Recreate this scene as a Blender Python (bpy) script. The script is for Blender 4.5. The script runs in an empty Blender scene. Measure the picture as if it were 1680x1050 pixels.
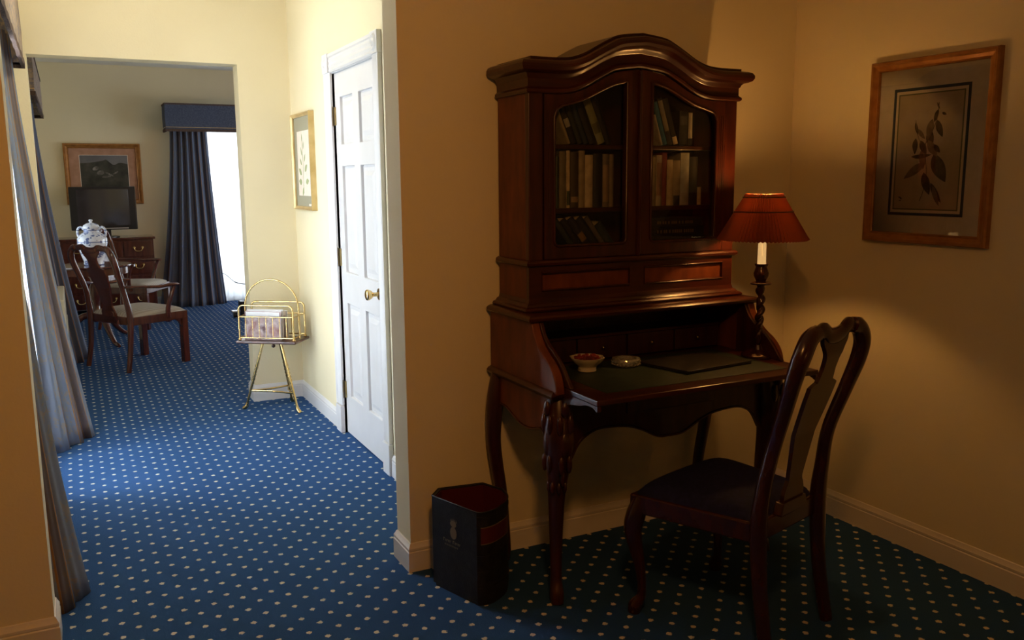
import bpy, math, random
from mathutils import Vector, Matrix
from mathutils.geometry import tessellate_polygon
random.seed(7)
S = bpy.context.scene
COL = S.collection
PI = math.pi

# ------------------------------------------------------------------ camera
YAW, PIT, ROL, FPX = math.radians(26.861), math.radians(9.219), math.radians(-0.435), 1422.7
fw = Vector((math.sin(YAW)*math.cos(PIT), math.cos(YAW)*math.cos(PIT), -math.sin(PIT)))
r0 = Vector((math.cos(YAW), -math.sin(YAW), 0)); u0 = r0.cross(fw)
rt = r0*math.cos(ROL) + u0*math.sin(ROL); up = u0*math.cos(ROL) - r0*math.sin(ROL)
cd = bpy.data.cameras.new('camera'); cam = bpy.data.objects.new('camera', cd); COL.objects.link(cam)
cam.matrix_world = Matrix(((rt.x, up.x, -fw.x, 0), (rt.y, up.y, -fw.y, 0), (rt.z, up.z, -fw.z, 1.5), (0, 0, 0, 1)))
cd.sensor_width = 36; cd.lens = FPX/1680*36; cd.clip_start = 0.05
S.camera = cam

# ------------------------------------------------------------------ light
S.view_settings.view_transform = 'Standard'; S.view_settings.look = 'None'
S.view_settings.exposure = 0; S.view_settings.gamma = 1; S.view_settings.use_curve_mapping = False
S.cycles.use_denoising = True
S.cycles.max_bounces = 10; S.cycles.diffuse_bounces = 5; S.cycles.glossy_bounces = 4
S.cycles.transmission_bounces = 8; S.cycles.transparent_max_bounces = 16
S.cycles.sample_clamp_indirect = 4; S.cycles.caustics_reflective = False; S.cycles.caustics_refractive = False
W = bpy.data.worlds.new('sky'); S.world = W; W.use_nodes = True
W.node_tree.nodes['Background'].inputs[0].default_value = (0.80, 0.90, 1.0, 1)
W.node_tree.nodes['Background'].inputs[1].default_value = 3.0

def light(kind, name, loc, energy, color, size=None, sy=None, rot=(0, 0, 0), radius=0.05):
    ld = bpy.data.lights.new(name, kind); ld.energy = energy; ld.color = color
    if kind == 'AREA':
        ld.shape = 'RECTANGLE'; ld.size = size; ld.size_y = sy
    else:
        ld.shadow_soft_size = radius
    o = bpy.data.objects.new(name, ld); COL.objects.link(o); o.location = loc; o.rotation_euler = rot
    return o
# daylight just outside the three windows
light('AREA', 'hall_window_daylight', (-0.62, 4.9, 1.25), 680, (0.86, 0.93, 1.0), 2.3, 1.3, (0, -PI/2, 0))
light('AREA', 'far_window_daylight', (2.25, 11.85, 1.2), 100, (0.84, 0.92, 1.0), 1.7, 2.2, (-PI/2, 0, 0))
light('AREA', 'far_side_window_daylight', (-0.62, 8.6, 1.4), 14, (0.84, 0.92, 1.0), 1.3, 1.5, (0, -PI/2, 0))
light('AREA', 'added_far_room_daylight', (5.05, 9.2, 1.3), 60, (0.84, 0.92, 1.0), 1.8, 2.3, (0, PI/2, 0))  # added daylight from out of view, brightens the far room
# unseen tungsten lights added for the bedroom's warm light and shadows
WARM = (1.0, 0.42, 0.10)
bl_ = light('AREA', 'unseen_bedroom_key_light', (0.45, 0.5, 2.42), 16, WARM, 0.26, 0.26)
bl_.data.shape = 'DISK'; bl_.rotation_euler = Vector((-0.4, 1.0, -0.55)).to_track_quat('-Z', 'Y').to_euler()
light('POINT', 'unseen_bedroom_side_light', (2.3, -1.8, 1.2), 5, WARM, radius=0.12)

light('POINT', 'unseen_far_room_light', (3.4, 7.4, 1.5), 20, (1.0, 0.5, 0.16), radius=0.12)  # unseen warm light added to lift the far room wall
light('POINT', 'added_passage_fill_light', (0.4, 4.7, 2.76), 26, (1.0, 0.90, 0.68), radius=0.1)  # unseen fill added to brighten the passage end wall

# ------------------------------------------------------------------ mesh helpers
class B:
    def __init__(s): s.v = []; s.f = []; s.m = []; s.uv = {}; s.cm = 0
    def face(s, idx, uv=None):
        if uv: s.uv[len(s.f)] = uv
        s.f.append(tuple(idx)); s.m.append(s.cm)
    def box(s, x0, x1, y0, y1, z0, z1):
        n = len(s.v)
        s.v += [(x, y, z) for z in (z0, z1) for y in (y0, y1) for x in (x0, x1)]
        for q in ((0, 2, 3, 1), (4, 5, 7, 6), (0, 1, 5, 4), (2, 6, 7, 3), (0, 4, 6, 2), (1, 3, 7, 5)):
            s.face([n+i for i in q])
        return s
    def prism(s, out, axis, a0, a1, holes=()):
        loops = [list(out)] + [list(h) for h in holes]
        flat = [p for l in loops for p in l]
        tris = tessellate_polygon([[Vector((p[0], p[1], 0)) for p in l] for l in loops])
        def P(p, a):
            return {'x': (a, p[0], p[1]), 'y': (p[0], a, p[1]), 'z': (p[0], p[1], a)}[axis]
        n = len(s.v); N = len(flat)
        s.v += [P(p, a0) for p in flat] + [P(p, a1) for p in flat]
        for t in tris:
            s.face([n+i for i in t]); s.face([n+N+i for i in reversed(t)])
        o = 0
        for l in loops:
            L = len(l)
            for i in range(L):
                j = (i+1) % L
                s.face((n+o+i, n+o+j, n+N+o+j, n+N+o+i))
            o += L
        return s
    def lathe(s, prof, c=(0, 0, 0), n=24, rf=None, cap=True):
        k = len(s.v); R = len(prof)
        for i, (r, z) in enumerate(prof):
            for j in range(n):
                a = 2*PI*j/n; q = r*(rf(a, i) if rf else 1)
                s.v.append((c[0]+q*math.cos(a), c[1]+q*math.sin(a), c[2]+z))
        for i in range(R-1):
            for j in range(n):
                j2 = (j+1) % n
                s.face((k+i*n+j, k+i*n+j2, k+(i+1)*n+j2, k+(i+1)*n+j))
        if cap:
            if prof[0][0] > 1e-5: s.face([k+j for j in reversed(range(n))])
            if prof[-1][0] > 1e-5: s.face([k+(R-1)*n+j for j in range(n)])
        return s
    def tube(s, path, rad, n=8, cap=True, closed=False, sc=(1, 1), ref=None, twist=None):
        P = [Vector(p) for p in path]; k = len(s.v); L = len(P)
        if not isinstance(rad, (list, tuple)): rad = [rad]*L
        nn = None
        for i in range(L):
            a = P[i-1] if (i > 0 or closed) else P[i]; b = P[(i+1) % L] if (i < L-1 or closed) else P[i]
            t = (b-a).normalized()
            if nn is None:
                r = Vector(ref) if ref else (Vector((0, 0, 1)) if abs(t.z) < .9 else Vector((1, 0, 0)))
                nn = (r - t*r.dot(t)).normalized()
            else:
                if ref: nn = Vector(ref)
                nn = (nn - t*nn.dot(t)).normalized()
            bb = t.cross(nn)
            for j in range(n):
                w = 2*PI*j/n; q = rad[i]*(twist(w, i) if twist else 1)
                s.v.append(tuple(P[i] + nn*(q*math.cos(w)*sc[0]) + bb*(q*math.sin(w)*sc[1])))
        for i in range(L if closed else L-1):
            i2 = (i+1) % L
            for j in range(n):
                j2 = (j+1) % n
                s.face((k+i*n+j, k+i*n+j2, k+i2*n+j2, k+i2*n+j))
        if cap and not closed:
            s.face([k+j for j in reversed(range(n))]); s.face([k+(L-1)*n+j for j in range(n)])
        return s
    def sweep(s, sec, path, side=1, closed=False):
        """moulding: section (out, up) carried along a plan path of (x, y, z)"""
        L = len(path); k = len(s.v); n = len(sec)
        for i in range(L):
            p = Vector(path[i][:2])
            a = Vector(path[i-1][:2]) if (i > 0 or closed) else None
            b = Vector(path[(i+1) % L][:2]) if (i < L-1 or closed) else None
            ns = []
            if a is not None: d = (p-a).normalized(); ns.append(Vector((d.y, -d.x))*side)
            if b is not None: d = (b-p).normalized(); ns.append(Vector((d.y, -d.x))*side)
            m = ns[0] if len(ns) == 1 else (ns[0]+ns[1])/(1+ns[0].dot(ns[1]))
            for (o, u) in sec:
                s.v.append((p.x+m.x*o, p.y+m.y*o, path[i][2]+u))
        for i in range(L if closed else L-1):
            i2 = (i+1) % L
            for j in range(n):
                j2 = (j+1) % n
                s.face((k+i*n+j, k+i*n+j2, k+i2*n+j2, k+i2*n+j))
        if not closed:
            s.face([k+j for j in reversed(range(n))]); s.face([k+(L-1)*n+j for j in range(n)])
        return s
    def grid(s, nu, nv, fn, su=1, sv=1):
        k = len(s.v)
        for i in range(nu+1):
            for j in range(nv+1):
                s.v.append(tuple(fn(i/nu, j/nv)))
        for i in range(nu):
            for j in range(nv):
                a = k+i*(nv+1)+j
                s.face((a, a+nv+1, a+nv+2, a+1),
                       [(su*i/nu, sv*j/nv), (su*(i+1)/nu, sv*j/nv), (su*(i+1)/nu, sv*(j+1)/nv), (su*i/nu, sv*(j+1)/nv)])
        return s
    def ball(s, c, r, n=10, sc=(1, 1, 1)):
        k = len(s.v)
        for i in range(n//2+1):
            t = PI*i/(n//2)
            for j in range(n):
                a = 2*PI*j/n
                s.v.append((c[0]+r*sc[0]*math.sin(t)*math.cos(a), c[1]+r*sc[1]*math.sin(t)*math.sin(a), c[2]+r*sc[2]*math.cos(t)))
        for i in range(n//2):
            for j in range(n):
                j2 = (j+1) % n
                s.face((k+i*n+j, k+(i+1)*n+j, k+(i+1)*n+j2, k+i*n+j2))
        return s
    def build(s, name, mat, parent=None, ang=35, bev=0, sub=0):
        o0 = Vector((0, 0, 0))
        q = parent
        while q is not None:
            o0 += q.location; q = q.parent
        me = bpy.data.meshes.new(name)
        me.from_pydata([(a-o0.x, b-o0.y, c-o0.z) for a, b, c in s.v], [], s.f)
        for m in (mat if isinstance(mat, (list, tuple)) else [mat]): me.materials.append(m)
        if any(s.m): me.polygons.foreach_set('material_index', s.m)
        if s.uv:
            ul = me.uv_layers.new(name='UVMap')
            for p in me.polygons:
                if p.index in s.uv:
                    for li, c in zip(p.loop_indices, s.uv[p.index]): ul.data[li].uv = c
        me.validate(); 
        import bmesh
        bm = bmesh.new(); bm.from_mesh(me); bmesh.ops.recalc_face_normals(bm, faces=bm.faces); bm.to_mesh(me); bm.free()
        if ang:
            me.polygons.foreach_set('use_smooth', [True]*len(me.polygons)); me.set_sharp_from_angle(angle=math.radians(ang))
        me.update()
        o = bpy.data.objects.new(name, me); COL.objects.link(o)
        if parent is not None: o.parent = parent
        if bev:
            b = o.modifiers.new('bevel', 'BEVEL'); b.width = bev; b.segments = 2; b.limit_method = 'ANGLE'; b.angle_limit = math.radians(40)
        if sub:
            b = o.modifiers.new('sub', 'SUBSURF'); b.levels = sub; b.render_levels = sub
        return o

def empty(name, loc, label, cat, group=None):
    o = bpy.data.objects.new(name, None); COL.objects.link(o); o.location = loc; o.empty_display_size = .1
    return tag(o, label, cat, group)
def tag(o, label, cat, group=None):
    o['label'] = label; o['category'] = cat
    if group: o['group'] = group
    return o
def struct(o, label=None):
    o['kind'] = 'structure'
    if label: o['label'] = label
    return o
def lab(o, label):
    o['label'] = label; return o
def interp(x, pts):
    if x <= pts[0][0]: return pts[0][1]
    for (a, b), (c, d) in zip(pts, pts[1:]):
        if x <= c: return b+(d-b)*(x-a)/(c-a)
    return pts[-1][1]
def smooth(pts, n=6):
    """Catmull-Rom through points of any dimension"""
    P = [Vector(p) for p in pts]; P = [2*P[0]-P[1]] + P + [2*P[-1]-P[-2]]; out = []
    for i in range(1, len(P)-2):
        for k in range(n):
            t = k/n
            out.append(tuple(.5*((2*P[i]) + (P[i+1]-P[i-1])*t + (2*P[i-1]-5*P[i]+4*P[i+1]-P[i+2])*t*t + (3*P[i]-P[i-1]-3*P[i+1]+P[i+2])*t**3)))
    out.append(tuple(P[-2])); return out

# ------------------------------------------------------------------ materials
def mat(name, col, rough=.5, metal=0, spec=.5, coat=0):
    m = bpy.data.materials.new(name); m.use_nodes = True
    b = m.node_tree.nodes['Principled BSDF']
    b.inputs['Base Color'].default_value = (*col, 1); b.inputs['Roughness'].default_value = rough
    b.inputs['Metallic'].default_value = metal; b.inputs['Specular IOR Level'].default_value = spec
    b.inputs['Coat Weight'].default_value = coat; b.inputs['Coat Roughness'].default_value = .12
    return m
def nodes(m): return m.node_tree.nodes, m.node_tree.links, m.node_tree.nodes['Principled BSDF']
def noise_col(m, c1, c2, scale=(1, 1, 1), nscale=8, detail=4, bump=0, bscale=None, lo=.35, hi=.65, coord='Object'):
    N, L, b = nodes(m)
    tc = N.new('ShaderNodeTexCoord'); mp = N.new('ShaderNodeMapping'); mp.inputs['Scale'].default_value = scale
    nz = N.new('ShaderNodeTexNoise'); nz.inputs['Scale'].default_value = nscale; nz.inputs['Detail'].default_value = detail
    cr = N.new('ShaderNodeValToRGB'); cr.color_ramp.elements[0].position = lo; cr.color_ramp.elements[1].position = hi
    cr.color_ramp.elements[0].color = (*c1, 1); cr.color_ramp.elements[1].color = (*c2, 1)
    L.new(tc.outputs[coord], mp.inputs[0]); L.new(mp.outputs[0], nz.inputs['Vector']); L.new(nz.outputs['Fac'], cr.inputs[0])
    L.new(cr.outputs[0], b.inputs['Base Color'])
    if bump:
        n2 = N.new('ShaderNodeTexNoise'); n2.inputs['Scale'].default_value = bscale or nscale; n2.inputs['Detail'].default_value = 3
        L.new(tc.outputs[coord], n2.inputs['Vector'])
        bp = N.new('ShaderNodeBump'); bp.inputs['Strength'].default_value = bump; bp.inputs['Distance'].default_value = .004
        L.new(n2.outputs['Fac'], bp.inputs['Height']); L.new(bp.outputs[0], b.inputs['Normal'])
    return m
def mth(m, op, a, b=None):
    n = m.node_tree.nodes.new('ShaderNodeMath'); n.operation = op
    for i, q in enumerate((a, b)):
        if q is None: continue
        if isinstance(q, (int, float)): n.inputs[i].default_value = q
        else: m.node_tree.links.new(q, n.inputs[i])
    return n.outputs[0]
def mixc(m, fac, a, b):
    n = m.node_tree.nodes.new('ShaderNodeMix'); n.data_type = 'RGBA'
    if isinstance(fac, float): n.inputs['Factor'].default_value = fac
    else: m.node_tree.links.new(fac, n.inputs['Factor'])
    for k, q in (('A', a), ('B', b)):
        i = [x for x in n.inputs if x.name == k and x.type == 'RGBA'][0]
        if isinstance(q, tuple): i.default_value = (*q, 1)
        else: m.node_tree.links.new(q, i)
    return [x for x in n.outputs if x.type == 'RGBA'][0]

M = {}
M['wall'] = noise_col(mat('cream_paint', (.8, .7, .45), .6, spec=.3), (.84, .755, .52), (.87, .785, .55), nscale=2.0, bump=.12, bscale=90)
M['ceil'] = noise_col(mat('ceiling_paint', (.8, .8, .76), .8), (.78, .77, .72), (.82, .81, .76), nscale=3)
M['white'] = noise_col(mat('white_gloss_paint', (.8, .8, .8), .3), (.80, .80, .81), (.84, .84, .85), nscale=5)
M['base'] = noise_col(mat('baseboard_paint', (.8, .74, .66), .35), (.80, .75, .68), (.83, .78, .71), nscale=5)
def wood(name, c1, c2, rough=.32, scale=(18, 18, 2.0), coat=.12):
    m = noise_col(mat(name, c1, rough, coat=coat), c1, c2, scale=scale, nscale=2.2, detail=8, lo=.3, hi=.72)
    return m
M['maho'] = wood('mahogany', (.025, .0040, .0018), (.066, .0118, .0040))
M['maho_h'] = wood('mahogany_along', (.025, .0040, .0018), (.066, .0118, .0040), scale=(2.0, 18, 18))
M['burr'] = noise_col(mat('figured_veneer', (.2, .06, .02), .45, spec=.3, coat=.04), (.085, .019, .006), (.19, .048, .014), scale=(6, 6, 2.2), nscale=3.2, detail=10, lo=.3, hi=.7)
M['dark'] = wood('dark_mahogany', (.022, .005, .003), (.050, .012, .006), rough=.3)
M['chairwood'] = wood('chair_mahogany', (.022, .0045, .0028), (.055, .011, .0055), rough=.24, coat=.25, scale=(9, 9, 4))
M['farwood'] = wood('far_mahogany', (.050, .012, .0075), (.11, .026, .013), rough=.18, coat=.5)
M['brass'] = noise_col(mat('brass', (.75, .5, .18), .22, 1), (.55, .38, .15), (.72, .53, .24), nscale=12)
M['oldbrass'] = mat('dark_brass', (.32, .24, .11), .35, 1)
M['gold'] = noise_col(mat('gilt_frame', (.4, .2, .05), .4, .3), (.30, .125, .028), (.42, .195, .048), scale=(5, 5, 5), nscale=4, bump=.15, bscale=60)
M['goldlight'] = noise_col(mat('bright_gilt', (.8, .6, .25), .3, .7), (.52, .38, .17), (.68, .52, .27), nscale=9)
M['leather'] = noise_col(mat('green_leather', (.015, .03, .022), .5), (.010, .020, .015), (.022, .038, .028), nscale=40, bump=.3, bscale=300)
M['blackleather'] = noise_col(mat('black_leather', (.012, .011, .011), .5, spec=.3), (.008, .007, .008), (.018, .016, .016), nscale=30, bump=.3, bscale=200)
M['seat_navy'] = noise_col(mat('navy_upholstery', (.012, .015, .04), .8, spec=.2), (.007, .008, .040), (.013, .014, .065), nscale=60, bump=.3, bscale=400)
M['cream'] = mat('cream_ceramic', (.62, .56, .44), .25)
M['candle'] = mat('candle_sleeve_added_glow', (.85, .70, .40), .4)
M['candle'].node_tree.nodes['Principled BSDF'].inputs['Emission Color'].default_value = (1, .62, .24, 1); M['candle'].node_tree.nodes['Principled BSDF'].inputs['Emission Strength'].default_value = .55  # emission stands in for bulb light falling on the sleeve and drip
M['black'] = mat('black_plastic', (.012, .012, .013), .3)
M['screen'] = mat('dark_screen', (.03, .018, .014), .1, coat=1.0)
M['silver'] = mat('silver_plastic', (.55, .53, .50), .3, .6)
M['mat_ivory'] = noise_col(mat('ivory_mount', (.55, .47, .40), .85), (.80, .70, .60), (.86, .76, .66), nscale=30)
M['paper_tan'] = noise_col(mat('aged_print_paper', (.42, .34, .25), .85), (.48, .39, .30), (.56, .46, .36), nscale=12)
M['mat_grey'] = mat('grey_green_mount', (.33, .31, .22), .85)
M['mat_peach'] = noise_col(mat('peach_mount', (.48, .26, .16), .85), (.43, .23, .14), (.52, .29, .19), nscale=15)
M['blueband'] = mat('blue_mount_band', (.035, .065, .115), .8)
M['greenband'] = mat('olive_mount_band', (.17, .18, .11), .8)
M['ink'] = noise_col(mat('brown_ink', (.06, .05, .04), .85), (.045, .035, .025), (.12, .095, .06), nscale=40)
M['ink2'] = noise_col(mat('faded_ink', (.2, .16, .12), .85), (.16, .12, .085), (.26, .20, .14), nscale=40)
M['leafgreen'] = mat('pale_green_ink', (.36, .40, .20), .85)
M['pages'] = noise_col(mat('paper_edges', (.6, .52, .38), .8), (.50, .42, .30), (.64, .55, .41), scale=(1, 40, 1), nscale=6)
M['radiator'] = mat('beige_enamel', (.55, .52, .42), .4)
M['slot'] = mat('dark_slot', (.03, .03, .03), .6)
M['redlabel'] = mat('dark_red_label', (.09, .008, .010), .4)
M['foil'] = mat('dull_gold_foil', (.22, .16, .08), .45, .4)
M['grill'] = M['oldbrass']

# carpet: cream diamonds on blue, quincunx lattice 51 mm
m = mat('dotted_carpet', (.03, .1, .25), .95, spec=.08); N, L, b = nodes(m)
geo = N.new('ShaderNodeNewGeometry'); sp = N.new('ShaderNodeSeparateXYZ'); L.new(geo.outputs['Position'], sp.inputs[0])
u = mth(m, 'DIVIDE', mth(m, 'SUBTRACT', sp.outputs[0], .964), .0507); v = mth(m, 'DIVIDE', mth(m, 'SUBTRACT', sp.outputs[1], 2.886), .0516)
nz = N.new('ShaderNodeTexNoise'); nz.inputs['Scale'].default_value = 160; nz.inputs['Detail'].default_value = 2
L.new(geo.outputs['Position'], nz.inputs['Vector'])
wob = mth(m, 'MULTIPLY', mth(m, 'SUBTRACT', nz.outputs['Fac'], .5), .22)
p = mth(m, 'MULTIPLY', mth(m, 'ADD', u, v), .5); q = mth(m, 'MULTIPLY', mth(m, 'SUBTRACT', u, v), .5)
fp = mth(m, 'ABSOLUTE', mth(m, 'SUBTRACT', p, mth(m, 'ROUND', p))); fq = mth(m, 'ABSOLUTE', mth(m, 'SUBTRACT', q, mth(m, 'ROUND', q)))
cross = mth(m, 'ADD', mth(m, 'MAXIMUM', fp, fq), mth(m, 'MULTIPLY', mth(m, 'MINIMUM', fp, fq), .35))
dot = mth(m, 'LESS_THAN', mth(m, 'ADD', cross, wob), .135)
n2 = N.new('ShaderNodeTexNoise'); n2.inputs['Scale'].default_value = 3.0; n2.inputs['Detail'].default_value = 5; L.new(geo.outputs['Position'], n2.inputs['Vector'])
n3 = N.new('ShaderNodeTexNoise'); n3.inputs['Scale'].default_value = 260; L.new(geo.outputs['Position'], n3.inputs['Vector'])
blue = mixc(m, mth(m, 'ADD', mth(m, 'MULTIPLY', n2.outputs['Fac'], .5), mth(m, 'MULTIPLY', n3.outputs['Fac'], .5)), (.0125, .046, .130), (.031, .086, .222))
L.new(mixc(m, dot, blue, (.62, .58, .46)), b.inputs['Base Color'])
bp = N.new('ShaderNodeBump'); bp.inputs['Strength'].default_value = .5; bp.inputs['Distance'].default_value = .003
L.new(n3.outputs['Fac'], bp.inputs['Height']); L.new(bp.outputs[0], b.inputs['Normal'])
M['carpet'] = m

def drape(name, ground, motif, stripe, transl=.12):
    m = mat(name, ground, .85, spec=.15); N, L, b = nodes(m)
    uv = N.new('ShaderNodeUVMap'); sp = N.new('ShaderNodeSeparateXYZ'); L.new(uv.outputs[0], sp.inputs[0])
    vo = N.new('ShaderNodeTexVoronoi'); vo.inputs['Scale'].default_value = 16; L.new(uv.outputs[0], vo.inputs['Vector'])
    nz = N.new('ShaderNodeTexNoise'); nz.inputs['Scale'].default_value = 22; nz.inputs['Detail'].default_value = 3; nz.inputs['Distortion'].default_value = 1.5
    L.new(uv.outputs[0], nz.inputs['Vector'])
    mo = mth(m, 'MULTIPLY', mth(m, 'GREATER_THAN', nz.outputs['Fac'], .52), mth(m, 'LESS_THAN', vo.outputs['Distance'], .55))
    fr = mth(m, 'FRACT', mth(m, 'MULTIPLY', sp.outputs[0], 4.2))
    band = mth(m, 'LESS_THAN', mth(m, 'ABSOLUTE', mth(m, 'SUBTRACT', fr, .5)), .11)
    line = mth(m, 'LESS_THAN', mth(m, 'ABSOLUTE', mth(m, 'SUBTRACT', mth(m, 'ABSOLUTE', mth(m, 'SUBTRACT', fr, .5)), .13)), .016)
    c = mixc(m, mth(m, 'MULTIPLY', mo, .55), ground, motif)
    c = mixc(m, mth(m, 'MULTIPLY', band, .75), c, stripe)
    c = mixc(m, line, c, (.32, .17, .06))
    L.new(c, b.inputs['Base Color'])
    tr = N.new('ShaderNodeBsdfTranslucent'); L.new(c, tr.inputs[0]); mx = N.new('ShaderNodeMixShader'); mx.inputs[0].default_value = transl
    L.new(b.outputs[0], mx.inputs[1]); L.new(tr.outputs[0], mx.inputs[2]); L.new(mx.outputs[0], N['Material Output'].inputs[0])
    return m
M['drape'] = drape('blue_brocade', (.20, .24, .32), (.30, .25, .17), (.11, .070, .050))
M['drape_far'] = drape('blue_striped_drape', (.135, .17, .255), (.17, .165, .17), (.055, .055, .075), .05)
M['pelmet_far'] = noise_col(mat('blue_pelmet_cloth', (.06, .09, .18), .9, spec=.1), (.070, .085, .135), (.105, .125, .18), nscale=60)
M['pelmet_brocade'] = noise_col(mat('brown_grey_brocade', (.3, .25, .2), .9, spec=.1), (.20, .18, .19), (.40, .30, .20), scale=(14, 14, 14), nscale=3, detail=3, lo=.42, hi=.58)
M['fringe'] = noise_col(mat('pelmet_braid', (.10, .07, .06), .9, spec=.1), (.05, .035, .04), (.16, .11, .08), nscale=200)
m = bpy.data.materials.new('white_sheer'); m.use_nodes = True; N = m.node_tree.nodes; L = m.node_tree.links
N.remove(N['Principled BSDF']); tr = N.new('ShaderNodeBsdfTranslucent'); tr.inputs[0].default_value = (.95, .95, .96, 1)
tp = N.new('ShaderNodeBsdfTransparent'); df = N.new('ShaderNodeBsdfDiffuse'); df.inputs[0].default_value = (.9, .9, .9, 1)
a = N.new('ShaderNodeMixShader'); a.inputs[0].default_value = .25; L.new(tr.outputs[0], a.inputs[1]); L.new(df.outputs[0], a.inputs[2])
c = N.new('ShaderNodeMixShader'); c.inputs[0].default_value = .25; L.new(a.outputs[0], c.inputs[1]); L.new(tp.outputs[0], c.inputs[2])
L.new(c.outputs[0], N['Material Output'].inputs[0]); M['sheer'] = m
def glassmat(name, tint, refl):
    m = bpy.data.materials.new(name); m.use_nodes = True; N = m.node_tree.nodes; L = m.node_tree.links
    N.remove(N['Principled BSDF']); tp = N.new('ShaderNodeBsdfTransparent'); tp.inputs[0].default_value = (*tint, 1)
    gl = N.new('ShaderNodeBsdfGlossy'); gl.inputs['Roughness'].default_value = .01; fr = N.new('ShaderNodeFresnel'); fr.inputs[0].default_value = 1.5
    mu = N.new('ShaderNodeMath'); mu.operation = 'MULTIPLY'; mu.inputs[1].default_value = refl; L.new(fr.outputs[0], mu.inputs[0])
    mx = N.new('ShaderNodeMixShader'); L.new(mu.outputs[0], mx.inputs[0]); L.new(tp.outputs[0], mx.inputs[1]); L.new(gl.outputs[0], mx.inputs[2])
    L.new(mx.outputs[0], N['Material Output'].inputs[0]); return m
M['glass'] = glassmat('window_glass', (.97, .98, .98), 1); M['cabglass'] = glassmat('cabinet_glass', (.93, .93, .90), .45)
m = bpy.data.materials.new('cut_crystal'); m.use_nodes = True; b = m.node_tree.nodes['Principled BSDF']
b.inputs['Base Color'].default_value = (.93, .93, .88, 1); b.inputs['Roughness'].default_value = .06; b.inputs['Transmission Weight'].default_value = .75; b.inputs['IOR'].default_value = 1.5
M['crystal'] = m
# pleated lamp shade: dark red silk, lets some light through
m = bpy.data.materials.new('pleated_red_silk'); m.use_nodes = True; N, L, b = nodes(m)
b.inputs['Base Color'].default_value = (.11, .026, .014, 1); b.inputs['Roughness'].default_value = .8
tr = N.new('ShaderNodeBsdfTranslucent'); tr.inputs[0].default_value = (.42, .085, .020, 1); mx = N.new('ShaderNodeMixShader'); mx.inputs[0].default_value = .30
L.new(b.outputs[0], mx.inputs[1]); L.new(tr.outputs[0], mx.inputs[2]); L.new(mx.outputs[0], N['Material Output'].inputs[0]); M['shade'] = m
m = bpy.data.materials.new('cream_shade_lining'); m.use_nodes = True; N, L, b = nodes(m)
b.inputs['Base Color'].default_value = (.80, .66, .44, 1); b.inputs['Roughness'].default_value = .8
tr = N.new('ShaderNodeBsdfTranslucent'); tr.inputs[0].default_value = (.85, .65, .4, 1); mx = N.new('ShaderNodeMixShader'); mx.inputs[0].default_value = .35
L.new(b.outputs[0], mx.inputs[1]); L.new(tr.outputs[0], mx.inputs[2]); L.new(mx.outputs[0], N['Material Output'].inputs[0]); M['lining'] = m
m = bpy.data.materials.new('bulb_glow'); m.use_nodes = True; N, L, b = nodes(m)
b.inputs['Emission Color'].default_value = (1, .46, .12, 1); b.inputs['Emission Strength'].default_value = 390; M['bulb'] = m
# blue and white china
m = mat('blue_white_china', (.8, .84, .9), .12, coat=.5); N, L, b = nodes(m)
tc = N.new('ShaderNodeTexCoord'); vo = N.new('ShaderNodeTexVoronoi'); vo.inputs['Scale'].default_value = 16; L.new(tc.outputs['Object'], vo.inputs['Vector'])
nz = N.new('ShaderNodeTexNoise'); nz.inputs['Scale'].default_value = 34; nz.inputs['Detail'].default_value = 3; L.new(tc.outputs['Object'], nz.inputs['Vector'])
sp = N.new('ShaderNodeSeparateXYZ'); L.new(tc.outputs['Object'], sp.inputs[0])
f1 = mth(m, 'LESS_THAN', mth(m, 'ABSOLUTE', mth(m, 'SUBTRACT', vo.outputs['Distance'], .26)), .09)
f2 = mth(m, 'GREATER_THAN', nz.outputs['Fac'], .60)
f3 = mth(m, 'LESS_THAN', mth(m, 'FRACT', mth(m, 'MULTIPLY', sp.outputs[2], 9.5)), .09)
f = mth(m, 'MAXIMUM', mth(m, 'MAXIMUM', f1, f2), f3)
L.new(mixc(m, mth(m, 'MULTIPLY', f, .85), (.78, .83, .90), (.035, .085, .30)), b.inputs['Base Color']); M['china'] = m
# striped pale seat cloth
m = mat('pale_striped_cloth', (.5, .46, .38), .85, spec=.2); N, L, b = nodes(m)
tc = N.new('ShaderNodeTexCoord'); sp = N.new('ShaderNodeSeparateXYZ'); L.new(tc.outputs['Object'], sp.inputs[0])
st = mth(m, 'LESS_THAN', mth(m, 'FRACT', mth(m, 'MULTIPLY', sp.outputs[0], 28)), .5)
L.new(mixc(m, st, (.36, .33, .28), (.45, .42, .37)), b.inputs['Base Color']); M['seat_pale'] = m
# potpourri
M['potpourri'] = noise_col(mat('dried_petals', (.2, .02, .02), .7), (.07, .008, .008), (.40, .045, .035), nscale=14, bump=.4, bscale=30)
# picture papers
def blotch(name, cols, sc=6):
    m = mat(name, cols[0], .6); N, L, b = nodes(m)
    tc = N.new('ShaderNodeTexCoord'); nz = N.new('ShaderNodeTexNoise'); nz.inputs['Scale'].default_value = sc; nz.inputs['Detail'].default_value = 8
    L.new(tc.outputs['Object'], nz.inputs['Vector']); cr = N.new('ShaderNodeValToRGB'); E = cr.color_ramp.elements
    E[0].position = .3; E[0].color = (*cols[0], 1); E[1].position = .75; E[1].color = (*cols[-1], 1)
    for i, c in enumerate(cols[1:-1]):
        e = E.new(.3+.45*(i+1)/(len(cols)-1)); e.color = (*c, 1)
    L.new(nz.outputs['Fac'], cr.inputs[0]); L.new(cr.outputs[0], b.inputs['Base Color']); return m
M['oldpaint'] = blotch('dark_still_life_paint', [(.012, .013, .010), (.030, .032, .022), (.055, .055, .04), (.10, .09, .07)], 9)
M['paintsky'] = blotch('grey_painted_sky', [(.10, .10, .11), (.16, .16, .17), (.20, .20, .20)], 5)
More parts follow.
